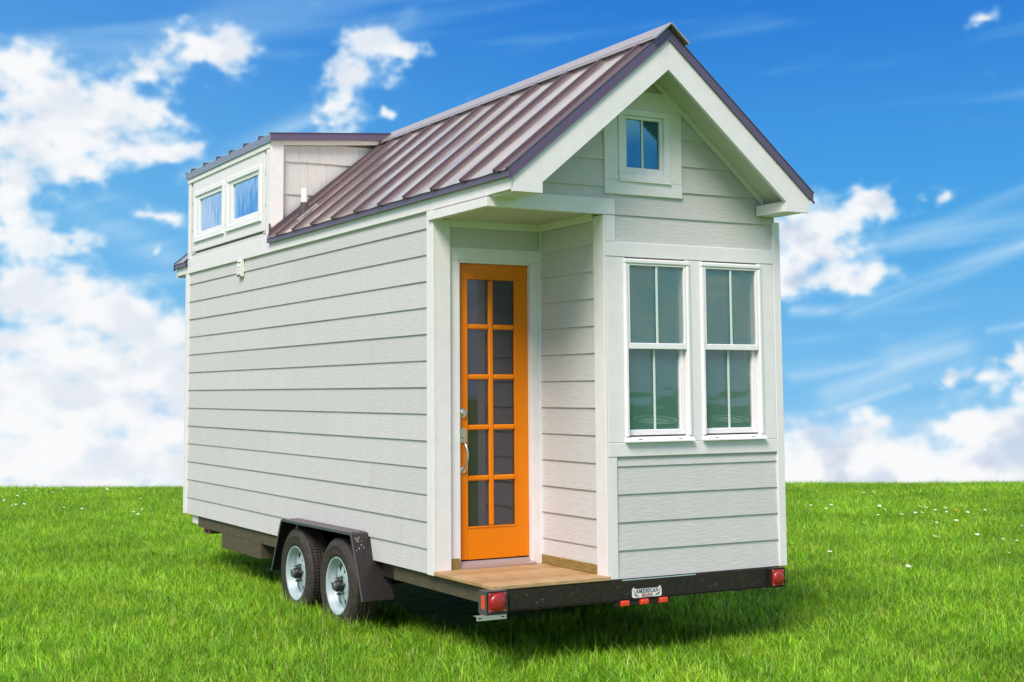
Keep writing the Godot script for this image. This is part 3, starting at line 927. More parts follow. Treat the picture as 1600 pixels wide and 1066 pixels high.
func dormer() -> void:
	var X := Vector3(1, 0, 0)
	var Z := Vector3(0, 0, 1)
	var t: Material = M["trim"]
	var st := nst()
	# window wall with its two openings
	for b in [[2.561, 2.925, -6.66, -4.165], [3.335, 3.56, -6.66, -4.165], [2.925, 3.335, -6.66, -6.34], [2.925, 3.335, -5.545, -5.26], [2.925, 3.335, -4.455, -4.165]]:
		box(st, Vector3(0.012, b[0], b[2]), Vector3(0.1, b[1], b[3]), 0)
	# cheek walls, one at each end, resting on the roof slope
	for zz in [-4.225, -6.66]:
		extrude(st, [Vector3(0.1, 2.60, zz), Vector3(0.1, 3.565, zz), Vector3(1.2, 3.655, zz), Vector3(1.2, 3.55, zz)], Vector3(0, 0, 0.06))
	var d := part("dormer", st, M["lining"], null, "shed dormer with two square windows and shingled cheek")
	boards(d, Vector3(0.012, 0, 0), Z, Vector3(-1, 0, 0), [2.685, 2.735, 2.995, 3.29, 3.56], func(a, _b): return [[-6.62, -4.2]] if a < 2.7 else [[-6.6, -6.45], [-4.34, -4.225]], func(_i): return [])
	pbox("trim_board", Vector3(-0.012, 2.757, -6.535), Vector3(0.012, 2.935, -4.30), t, d)
	pbox("trim_board", Vector3(-0.0122, 3.328, -6.535), Vector3(0.012, 3.512, -4.30), t, d)
	for b in [[-6.535, -6.335], [-5.555, -5.252], [-4.462, -4.30]]:
		pbox("trim_board", Vector3(-0.0121, 2.9352, b[0]), Vector3(0.012, 3.3278, b[1]), t, d)
	pbox("corner_board", Vector3(-0.018, 2.6905, -4.24), Vector3(0.012, 3.565, -4.1405), t, d)
	pbox("corner_board", Vector3(-0.0178, 2.6905, -4.14), Vector3(0.107, 3.565, -4.112), t, d)
	pbox("corner_board", Vector3(-0.018, 2.6905, -6.69), Vector3(0.012, 3.565, -6.605), t, d)
	# shingles on the cheek, uneven butts
	rng.seed = 9
	var rows := [[2.78, 3.085, [0.107, 0.38, 0.62]], [3.085, 3.395, [0.107, 0.36, 0.55, 0.72, 0.95]], [3.395, 3.56, [0.107, 0.275, 0.47, 0.675, 0.885, 1.14]]]
	for r in rows:
		for i in r[2].size() - 1:
			var dy = rng.randf_range(-0.006, 0.006) + r[2][i] * 0.018
			var y0: float = r[0] + dy
			var poly := PackedVector2Array([Vector2(r[2][i] + 0.001, y0), Vector2(r[2][i + 1] - 0.001, y0), Vector2(r[2][i + 1] - 0.001, r[1] + 0.03), Vector2(r[2][i] + 0.001, r[1] + 0.03)])
			poly = clip(poly, Vector2(PITCH, -1.0), -(roof_line(0.0) + 0.01))
			poly = clip(poly, Vector2(-0.0788, 1.0), 3.538)
			if poly.size() > 2:
				put("shingle", board_mesh(Vector3(0, 0, -4.165), X, Z, poly, y0, r[1] + 0.03, 0.02, 0.006), M["shingle"], d)
	# white board along the top of the cheek, and the low roof
	var rise := 0.0788
	for zz in [[-4.138, -4.1085], [-6.71, -6.69]]:
		st = nst()
		extrude(st, [Vector3(-0.02, 3.536, zz[0]), Vector3(-0.02, 3.59, zz[0]), Vector3(1.2, 3.59 + rise * 1.22, zz[0]), Vector3(1.2, 3.536 + rise * 1.22, zz[0])], Vector3(0, 0, zz[1] - zz[0]))
		part("rake_board", st, t, d)
	pbox("frieze_board", Vector3(-0.026, 3.512, -6.688), Vector3(-0.001, 3.585, -4.1386), t, d)
	var top := func(x): return 3.627 + rise * (x + 0.04)
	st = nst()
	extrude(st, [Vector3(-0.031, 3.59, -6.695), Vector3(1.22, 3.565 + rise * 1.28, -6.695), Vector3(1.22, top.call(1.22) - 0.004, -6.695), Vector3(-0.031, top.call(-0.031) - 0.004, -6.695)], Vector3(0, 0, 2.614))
	part("roof_deck", st, M["shaded_roof_metal"], d)
	var zs := [-4.075, -4.387, -4.816, -5.246, -5.656, -6.087, -6.515, -6.705]
	for i in zs.size() - 1:
		st = nst()
		extrude(st, [Vector3(-0.04, top.call(-0.04), zs[i + 1] + 0.004), Vector3(1.2, top.call(1.2), zs[i + 1] + 0.004), Vector3(1.2, top.call(1.2) + 0.004, zs[i + 1] + 0.004), Vector3(-0.04, top.call(-0.04) + 0.004, zs[i + 1] + 0.004)], Vector3(0, 0, zs[i] - zs[i + 1] - 0.008))
		part("roof_panel", st, M["lit_roof_metal"], d)
		if i > 0:
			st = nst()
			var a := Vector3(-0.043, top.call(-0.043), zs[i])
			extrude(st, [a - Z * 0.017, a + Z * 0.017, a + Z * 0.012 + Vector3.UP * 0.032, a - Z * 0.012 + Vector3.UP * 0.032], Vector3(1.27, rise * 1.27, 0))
			part("seam", st, M["shaded_roof_metal"], d)
	# edging: eave fascia and the sloping edge over the cheek
	pbox("drip_edge", Vector3(-0.038, 3.562, -6.703), Vector3(-0.033, 3.628, -5.42), M["eave_metal"], d, 0.001)
	pbox("drip_edge", Vector3(-0.0385, 3.562, -5.418), Vector3(-0.0335, 3.628, -4.072), M["eave_metal"], d, 0.001)
	for zz in [[-4.0795, -4.072], [-6.7105, -6.7035]]:
		st = nst()
		extrude(st, [Vector3(-0.04, 3.568, zz[0]), Vector3(-0.04, 3.636, zz[0]), Vector3(1.22, 3.636 + rise * 1.286, zz[0]), Vector3(1.22, 3.568 + rise * 1.286, zz[0])], Vector3(0, 0, zz[1] - zz[0]))
		part("edge_flashing", st, M["edge_metal"], d)
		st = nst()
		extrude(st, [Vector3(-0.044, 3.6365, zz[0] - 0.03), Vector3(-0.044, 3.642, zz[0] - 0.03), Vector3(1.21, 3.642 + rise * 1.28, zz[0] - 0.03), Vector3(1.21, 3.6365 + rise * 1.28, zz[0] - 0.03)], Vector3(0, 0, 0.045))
		part("edge_flashing", st, M["shaded_roof_metal"], d)
	# flashing where the cheek meets the main roof
	st = nst()
	var fa := Vector3(0.0, roof_line(0.0) + 0.006, -4.111)
	extrude(st, [fa + Vector3(-0.05, -0.042, 0), fa + Vector3(1.1, 0.916, 0), fa + Vector3(1.1, 0.94, 0), fa + Vector3(-0.03, 0.03, 0)], Vector3(0, 0, 0.012))
	part("edge_flashing", st, M["shaded_roof_metal"], d)
	st = nst()
	extrude(st, [Vector3(-0.03, 2.625, -4.128), Vector3(-0.024, 2.625, -4.128), Vector3(-0.024, 2.80, -4.128), Vector3(-0.03, 2.80, -4.128)], Vector3(0, 0, 0.03))
	part("edge_flashing", st, M["shaded_roof_metal"], d)

# a fixed square window in the frame (origin, ax along, out): outer frame, inner step, pane, optional middle bar
func square_window(o: Vector3, ax: Vector3, out: Vector3, w0: float, w1: float, y0: float, y1: float, g: Array, glass: Material, bar: bool, label: String) -> void:
	var win := holder("window", label)
	var add := func(st: SurfaceTool, s0: float, s1: float, a: float, b: float, d0: float, d1: float, ch: float):
		var p := o + ax * s0 + Vector3.UP * a + out * d0
		var q := o + ax * s1 + Vector3.UP * b + out * d1
		box(st, Vector3(minf(p.x, q.x), minf(p.y, q.y), minf(p.z, q.z)), Vector3(maxf(p.x, q.x), maxf(p.y, q.y), maxf(p.z, q.z)), ch)
	var f := 0.048
	var st := nst()
	add.call(st, w0, w1, y0, y0 + f, -0.05, 0.034, 0.004)
	add.call(st, w0, w1, y1 - f, y1, -0.05, 0.034, 0.004)
	add.call(st, w0, w0 + f, y0 + f, y1 - f, -0.05, 0.0338, 0.004)
	add.call(st, w1 - f, w1, y0 + f, y1 - f, -0.05, 0.0338, 0.004)
	add.call(st, w0 - 0.004, w1 + 0.004, y0 - 0.012, y0 - 0.0005, -0.01, 0.042, 0.003)
	part("frame", st, M["vinyl"], win)
	st = nst()
	add.call(st, w0 + f + 0.001, w1 - f - 0.001, y0 + f + 0.001, g[2], -0.045, 0.018, 0.004)
	add.call(st, w0 + f + 0.001, w1 - f - 0.001, g[3], y1 - f - 0.001, -0.045, 0.018, 0.004)
	add.call(st, w0 + f + 0.001, g[0], g[2], g[3], -0.045, 0.0178, 0.004)
	add.call(st, g[1], w1 - f - 0.001, g[2], g[3], -0.045, 0.0178, 0.004)
	part("sash", st, M["vinyl"], win)
	st = nst()
	add.call(st, g[0] - 0.004, g[1] + 0.004, g[2] - 0.004, g[3] + 0.004, -0.006, -0.002, 0.0)
	part("pane", st, glass, win)
	if bar:
		st = nst()
		var m: float = (g[0] + g[1]) * 0.5
		add.call(st, m - 0.009, m + 0.009, g[2], g[3], -0.0015, 0.004, 0.001)
		part("muntin", st, M["muntin"], win)

func hung_window(x0: float, x1: float, label: String) -> void:
	var win := holder("window", label)
	var y0 := 0.93
	var y1 := 2.163
	var v: Material = M["vinyl"]
	# outer frame with mitred-looking bevels
	var st := nst()
	var f := 0.038
	box(st, Vector3(x0, y1 - 0.034, -0.075), Vector3(x1, y1, 0.03), 0.008)
	box(st, Vector3(x0, y0, -0.075), Vector3(x0 + f - 0.008, y1 - 0.035, 0.03), 0.008)
	box(st, Vector3(x1 - f + 0.008, y0, -0.075), Vector3(x1, y1 - 0.035, 0.03), 0.008)
	part("frame", st, v, win)
	# sloping sill
	st = nst()
	extrude(st, [Vector3(x0 - 0.006, 0.894, -0.01), Vector3(x0 - 0.006, 0.894, 0.05), Vector3(x0 - 0.006, 0.902, 0.05), Vector3(x0 - 0.006, 0.9295, 0.012), Vector3(x0 - 0.006, 0.9295, -0.01)], Vector3(x1 - x0 + 0.012, 0, 0))
	part("sill", st, v, win)
	for s in [x0 + 0.11, x1 - 0.11]:
		st = nst()
		box_t(st, Transform3D(Basis(Vector3.RIGHT, 0.49), Vector3(s, 0.9145, 0.0352)), Vector3(0.03, 0.003, 0.006), 0.0)
		part("weep_hole", st, M["dark_plastic"], win)
	# upper sash (outer track) and lower sash behind it
	for k in 2:
		var a: float = [1.535, 0.938][k]
		var b: float = [2.128, 1.575][k]
		var zf: float = [0.022, -0.014][k]
		var l := x0 + f - 0.006
		var r := x1 - f + 0.006
		var rail: float = [0.042, 0.04][k]
		var inset: float = [0.016, 0.024][k]
		st = nst()
		box(st, Vector3(l, a, zf - 0.03), Vector3(r, a + rail, zf), 0.004)
		if k == 0:
			box(st, Vector3(l, b - 0.012, zf - 0.03), Vector3(r, b, zf), 0.003)
		box(st, Vector3(l, a + rail, zf - 0.03), Vector3(l + inset, b, zf - 0.0003), 0.003)
		box(st, Vector3(r - inset - (0.014 if k == 1 else 0.0), a + rail, zf - 0.03), Vector3(r, b, zf - 0.0003), 0.003)
		part("sash", st, v, win)
		st = nst()
		box(st, Vector3(l + 0.006, a + rail - 0.004, zf - 0.017), Vector3(r - 0.006, b - 0.004, zf - 0.013), 0.0)
		part("pane", st, M["glass_front"], win)
		st = nst()
		box(st, Vector3(l + 0.006, a + rail - 0.004, zf - 0.027), Vector3(r - 0.006, b - 0.004, zf - 0.023), 0.0)
		part("pane", st, M["glass_front"], win)
		st = nst()
		var m := (l + r) * 0.5 - (0.006 if k == 1 else 0.0)
		box(st, Vector3(m - 0.0085, a + rail - 0.002, zf - 0.0125), Vector3(m + 0.0085, b - 0.002, zf - 0.007), 0.001)
		part("muntin", st, M["muntin"], win)

func windows() -> void:
	hung_window(1.05, 1.612, "left double hung window of the pair on the gable end")
	hung_window(1.713, 2.264, "right double hung window of the pair on the gable end")
	square_window(Vector3(0, 0, -0.012), Vector3(1, 0, 0), Vector3(0, 0, 1), 1.0215, 1.461, 2.713, 3.223, [1.10, 1.385, 2.808, 3.152], M["glass_gable"], true, "small loft window high in the gable")
	square_window(Vector3(0.008, 0, 0), Vector3(0, 0, 1), Vector3(-1, 0, 0), -6.47, -5.48, 2.862, 3.39, [-6.312, -5.573, 2.954, 3.30], M["glass_dormer"], false, "dormer window nearer the back of the house")
	square_window(Vector3(0.008, 0, 0), Vector3(0, 0, 1), Vector3(-1, 0, 0), -5.392, -4.38, 2.866, 3.396, [-5.232, -4.487, 2.962, 3.311], M["glass_dormer"], false, "dormer window nearer the metal roof")

func door() -> void:
	var d := holder("door", "orange ten-light glazed entrance door")
	var st := nst()
	var zf := -0.878
	var zb := -0.922
	box(st, Vector3(0.218, 0.056, zb), Vector3(0.297, 2.17, zf), 0.003)
	box(st, Vector3(0.694, 0.056, zb), Vector3(0.804, 2.17, zf), 0.003)
	box(st, Vector3(0.297, 2.058, zb), Vector3(0.694, 2.17, zf - 0.0002), 0.0)
	box(st, Vector3(0.297, 0.056, zb), Vector3(0.694, 0.286, zf - 0.0002), 0.0)
	part("door_leaf", st, M["orange_paint"], d)
	# glazing bars and panes
	pbox("muntin", Vector3(0.4785, 0.286, zb + 0.006), Vector3(0.5175, 2.058, zf - 0.003), M["orange_paint"], d, 0.008)
	for i in range(1, 5):
		var y := 2.0765 - 0.3622 * i
		for s in [[0.297, 0.478], [0.518, 0.694]]:
			pbox("muntin", Vector3(s[0], y - 0.0185, zb + 0.0065), Vector3(s[1], y + 0.0185, zf - 0.0035), M["orange_paint"], d, 0.008)
	for i in 5:
		var y1 := 2.058 - 0.3622 * i
		for s in [[0.297, 0.4785], [0.5175, 0.694]]:
			pbox("pane", Vector3(s[0] - 0.002, y1 - 0.327, -0.902), Vector3(s[1] + 0.002, y1 + 0.002, -0.898), M["glass_door"], d, 0.0)
	# bead round the whole light
	st = nst()
	box(st, Vector3(0.286, 0.276, zf), Vector3(0.297, 2.068, zf + 0.004), 0.0015)
	box(st, Vector3(0.694, 0.276, zf), Vector3(0.705, 2.068, zf + 0.004), 0.0015)
	box(st, Vector3(0.297, 2.0585, zf), Vector3(0.694, 2.068, zf + 0.0038), 0.0015)
	box(st, Vector3(0.297, 0.276, zf), Vector3(0.694, 0.2855, zf + 0.0038), 0.0015)
	part("glazing_bead", st, M["orange_paint"], d)
	# jambs, threshold
	var j := holder("door_frame")
	pbox("jamb", Vector3(0.205, 0.05, -0.93), Vector3(0.2165, 2.1745, -0.8365), M["trim"], j, 0.002)
	pbox("jamb", Vector3(0.8055, 0.0, -0.93), Vector3(0.8118, 2.1745, -0.8366), M["trim"], j, 0.002)
	pbox("jamb", Vector3(0.2165, 2.1725, -0.93), Vector3(0.8055, 2.1905, -0.8367), M["trim"], j, 0.002)
	st = nst()
	extrude(st, [Vector3(0.2125, 0.001, -0.93), Vector3(0.2125, 0.001, -0.79), Vector3(0.2125, 0.014, -0.79), Vector3(0.2125, 0.022, -0.82), Vector3(0.2125, 0.024, -0.86), Vector3(0.2125, 0.045, -0.868), Vector3(0.2125, 0.05, -0.93)], Vector3(0.6, 0, 0))
	part("threshold", st, M["threshold"], j)
	# deadbolt and handle set
	var lock := Transform3D(Basis(Vector3.RIGHT, PI / 2), Vector3(0.256, 1.095, zf))
	st = nst()
	lathe(st, lock, [Vector2(0.036, 0), Vector2(0.036, 0.006), Vector2(0.03, 0.012), Vector2(0.022, 0.013), Vector2(0.022, 0.02), Vector2(0.017, 0.024), Vector2(0, 0.024)], 28)
	part("deadbolt", st, M["nickel"], d)
	st = nst()
	var plate := [Vector3(0.234, 0.885, zf), Vector3(0.284, 0.885, zf), Vector3(0.284, 0.962, zf), Vector3(0.279, 0.98, zf), Vector3(0.259, 0.992, zf), Vector3(0.239, 0.98, zf), Vector3(0.234, 0.962, zf)]
	extrude(st, plate, Vector3(0, 0, 0.01))
	lathe(st, Transform3D(Basis(Vector3.RIGHT, PI / 2), Vector3(0.257, 0.926, zf + 0.01)), [Vector2(0.012, 0), Vector2(0.011, 0.01), Vector2(0.0, 0.012)], 16)
	lathe(st, Transform3D(Basis(Vector3.RIGHT, PI / 2), Vector3(0.256, 0.69, zf)), [Vector2(0.026, 0), Vector2(0.024, 0.008), Vector2(0.014, 0.014), Vector2(0, 0.015)], 20)
	var pts := []
	for k in 13:
		var u := k / 12.0
		pts.append(Vector3(0.262 - 0.006 * u + 0.008 * sin(u * PI), lerpf(0.888, 0.695, u), zf + 0.012 + 0.045 * pow(sin(u * PI), 0.6)))
	for k in 12:
		tube(st, pts[k], pts[k + 1], 0.0085, 10)
	part("door_handle", st, M["nickel"], d)

func porch() -> void:
	var deck := holder("porch_deck", "small porch floor of pale wooden planks")
	rng.seed = 31
	var z := -0.852
	var zs := [-0.852, -0.70, -0.555, -0.41, -0.265, -0.125, 0.028]
	for i in zs.size() - 1:
		var st := nst()
		box(st, Vector3(-0.012 + rng.randf_range(-0.003, 0.003), -0.028, zs[i] + 0.002), Vector3(0.905 + (0.04 if i == 5 else 0.0) * 0.0, rng.randf_range(-0.001, 0.0005), zs[i + 1] - 0.002), 0.004)
		part("plank", st, M["deck_%d" % (i % 3)], deck)

func trailer() -> void:
	var tr := holder("trailer_frame", "black steel trailer frame under the house")
	# rear channel under the gable end
	var st := nst()
	box(st, Vector3(0.1115, -0.166, -0.03), Vector3(2.285, -0.0295, 0.0205), 0.005)
	box(st, Vector3(0.112, -0.17, -0.03), Vector3(2.284, -0.1662, 0.028), 0.001)
	part("rear_channel", st, M["black_steel"], tr)
	pbox("paint_scrape", Vector3(1.0, -0.0375, 0.0206), Vector3(1.62, -0.0305, 0.0216), M["scrape"], tr, 0)
	# wooden side rail, front piece and back piece
	pbox("side_rail", Vector3(0.03, -0.14, -1.55), Vector3(0.075, -0.0305, -0.03), M["old_wood"], tr)
	pbox("side_rail", Vector3(0.05, -0.145, -1.98), Vector3(0.13, -0.032, -1.552), M["black_steel"], tr)
	pbox("side_rail", Vector3(0.02, -0.142, -6.33), Vector3(0.065, -0.031, -3.60), M["old_wood"], tr)
	pbox("side_rail", Vector3(2.36, -0.16, -6.4), Vector3(2.41, -0.032, -0.03), M["black_steel"], tr)
	for z in [-6.1, -5.3, -4.4, -3.6, -1.5, -0.7]:
		pbox("crossmember", Vector3(0.14, -0.16, z - 0.03), Vector3(2.36, -0.032, z + 0.03), M["black_steel"], tr)
	pbox("main_beam", Vector3(0.34, -0.19, -6.6), Vector3(0.40, -0.161, -0.05), M["black_steel"], tr)
	pbox("main_beam", Vector3(2.04, -0.19, -6.6), Vector3(2.10, -0.161, -0.05), M["black_steel"], tr)
	pbox("rail_end", Vector3(0.03, -0.12, -6.56), Vector3(0.09, -0.031, -6.335), M["trim"], tr)
	# open end of a steel tube
	st = nst()
	for b in [[-0.19, -0.184, -6.13, -5.98], [-0.146, -0.142, -6.13, -5.98]]:
		box(st, Vector3(0.02, b[0], b[2]), Vector3(0.4, b[1], b[3]), 0.001)
	for b in [[-6.13, -6.124], [-5.986, -5.98]]:
		box(st, Vector3(0.0202, -0.1838, b[0]), Vector3(0.4, -0.1462, b[1]), 0.001)
	part("steel_tube", st, M["rust"], tr)
	# wooden skirt box hung under the rail
	st = nst()
	box(st, Vector3(0.015, -0.282, -5.53), Vector3(0.04, -0.1435, -4.405), 0.003)
	box(st, Vector3(0.0405, -0.281, -4.43), Vector3(0.30, -0.1435, -4.406), 0.002)
	box(st, Vector3(0.0405, -0.281, -5.528), Vector3(0.30, -0.1435, -5.505), 0.002)
	part("skirt_box", st, M["old_wood"], tr)
	st = nst()
	tube(st, Vector3(0.2, -0.16, -3.95), Vector3(0.2, -0.19, -3.4), 0.018, 12)
	part("drain_pipe", st, M["pipe_white"], tr)
	# axles
	for z in [-2.27, -3.16]:
		st = nst()
		tube(st, Vector3(0.08, -0.25, z), Vector3(2.36, -0.25, z), 0.03, 16)
		part("axle", st, M["hub_black"], tr)
	# tail lamp brackets and lamps
	tail_light(-0.085, 0.072, -0.168, -0.024, 0.075, true, "left tail light with a bracket below it")
	tail_light(2.265, 2.40, -0.17, -0.033, 0.055, false, "right tail light")
	# three small marker lights on a bar
	var bar := holder("marker_light_bar", "bar of three small red marker lights")
	pbox("light_bar", Vector3(0.94, -0.21, -0.012), Vector3(1.395, -0.1705, 0.024), M["dark_plastic"], bar, 0.006)
	for x in [1.012, 1.172, 1.332]:
		st = nst()
		extrude(st, [Vector3(x - 0.036, -0.206, 0.0245), Vector3(x + 0.036, -0.206, 0.0245), Vector3(x + 0.036, -0.168, 0.0245), Vector3(x - 0.036, -0.168, 0.0245)], Vector3(0, 0, 0.004))
		box(st, Vector3(x - 0.032, -0.203, 0.0286), Vector3(x + 0.032, -0.171, 0.046), 0.007)
		part("marker_light", st, M["red_marker"], bar)
	# badge
	var b := holder("badge", "white trailer maker's badge with dark lettering")
	st = nst()
	var x0 := 1.078
	var x1 := 1.322
	extrude(st, [Vector3(x0, -0.15, 0.0208), Vector3(x0 + 0.01, -0.158, 0.0208), Vector3(x1 - 0.01, -0.158, 0.0208), Vector3(x1, -0.15, 0.0208), Vector3(x1, -0.105, 0.0208), Vector3(x1 - 0.012, -0.088, 0.0208), Vector3(x1 - 0.026, -0.1, 0.0208), Vector3(x0 + 0.026, -0.1, 0.0208), Vector3(x0 + 0.012, -0.088, 0.0208), Vector3(x0, -0.105, 0.0208)], Vector3(0, 0, 0.004))
	part("badge_plate", st, M["plaque_white"], b)
	var font := SystemFont.new()
	font.font_names = PackedStringArray(["Droid Serif"])
	font.font_weight = 700
	for l in [["AMERICAN", -0.1225, 0.0335, "ink_blue"], ["MADE", -0.151, 0.03, "ink_red"]]:
		var tm := TextMesh.new()
		tm.text = l[0]
		tm.font = font
		tm.font_size = 64
		tm.pixel_size = l[2] / 64.0
		tm.depth = 0.002
		tm.curve_step = 2.0
		tm.vertical_alignment = VERTICAL_ALIGNMENT_CENTER
		var o := put("lettering", tm, M[l[3]], b)
		o.position = Vector3(1.2, l[1] + 0.008, 0.0259)
	for g in [-1.0, 1.0]:
		st = nst()
		for k in 4:
			box_t(st, Transform3D(Basis(Vector3.BACK, g * (0.5 + 0.25 * k)), Vector3(1.2 + g * (0.075 + 0.009 * k), -0.146 + 0.003 * k, 0.0252)), Vector3(0.02, 0.004, 0.0012), 0.0)
		box_t(st, Transform3D(Basis(Vector3.BACK, g * 1.1), Vector3(1.2 + g * 0.108, -0.112, 0.0252)), Vector3(0.026, 0.004, 0.0012), 0.0)
		part("emblem", st, M["ink_blue"], b)

func tail_light(x0: float, x1: float, y0: float, y1: float, z1: float, plate: bool, label: String) -> void:
	var l := holder("tail_light", label)
	var zb := -0.03 if plate else -0.02
	var st := nst()
	# open-fronted steel box
	for b in [[x0, x0 + 0.006, y0, y1], [x1 - 0.006, x1, y0, y1], [x0 + 0.006, x1 - 0.006, y1 - 0.006, y1], [x0 + 0.006, x1 - 0.006, y0, y0 + 0.006]]:
		box(st, Vector3(b[0], b[2], zb), Vector3(b[1], b[3], z1), 0.001)
	box(st, Vector3(x0 + 0.006, y0 + 0.006, zb), Vector3(x1 - 0.006, y1 - 0.006, zb + 0.01), 0.0)
	part("lamp_box", st, M["edge_steel"] if plate else M["black_steel"], l)
	pbox("gasket", Vector3(x0 + 0.0065, y0 + 0.0065, zb + 0.011), Vector3(x1 - 0.0065, y1 - 0.0065, z1 - 0.004), M["dark_plastic"], l, 0.002)
	var c := Vector3((x0 + x1) * 0.5, (y0 + y1) * 0.5, z1 - 0.0036)
	st = nst()
	var hw := (x1 - x0) * 0.5 - 0.014
	var hh := (y1 - y0) * 0.5 - 0.012
	box(st, c + Vector3(-hw, -hh, 0), c + Vector3(hw, hh, 0.01), 0.004)
	var r := minf(hw, hh) * 0.93
	lathe(st, Transform3D(Basis(Vector3.RIGHT, PI / 2), c + Vector3(0, 0, 0.01)), [Vector2(r, 0), Vector2(r * 0.96, 0.008), Vector2(r * 0.8, 0.015), Vector2(r * 0.45, 0.02), Vector2(0, 0.0215)], 32)
	part("lens", st, M["red_lens"], l)
	for sx in [-1, 1]:
		for sy in [-1, 1]:
			st = nst()
			lathe(st, Transform3D(Basis(Vector3.RIGHT, PI / 2), c + Vector3(sx * (hw - 0.007), sy * (hh - 0.007), 0.01)), [Vector2(0.0042, 0), Vector2(0.0035, 0.002), Vector2(0, 0.0026)], 10)
			part("screw", st, M["galvanised"], l)
	if plate:
		pbox("side_reflector", Vector3(x0 - 0.004, y0 + 0.03, 0.012), Vector3(x0 - 0.0002, y1 - 0.028, 0.06), M["red_marker"], l, 0.001)
		pbox("bracket_foot", Vector3(x0 + 0.002, y0 - 0.014, -0.02), Vector3(x1 - 0.01, y0 - 0.0005, 0.04), M["rust"], l)
		st = nst()
		box(st, Vector3(x0 - 0.07, y0 - 0.036, 0.072), Vector3(x1 - 0.008, y0 - 0.009, 0.0745), 0.0006)
		box(st, Vector3(x0 - 0.07, y0 - 0.0095, 0.03), Vector3(x1 - 0.008, y0 - 0.0065, 0.0744), 0.0006)
		part("plate_bracket", st, M["galvanised"], l)
		for x in [x0 - 0.045, x1 - 0.035]:
			pbox("slot", Vector3(x - 0.012, y0 - 0.0235, 0.0745), Vector3(x + 0.012, y0 - 0.0165, 0.0752), M["dark_plastic"], l, 0)

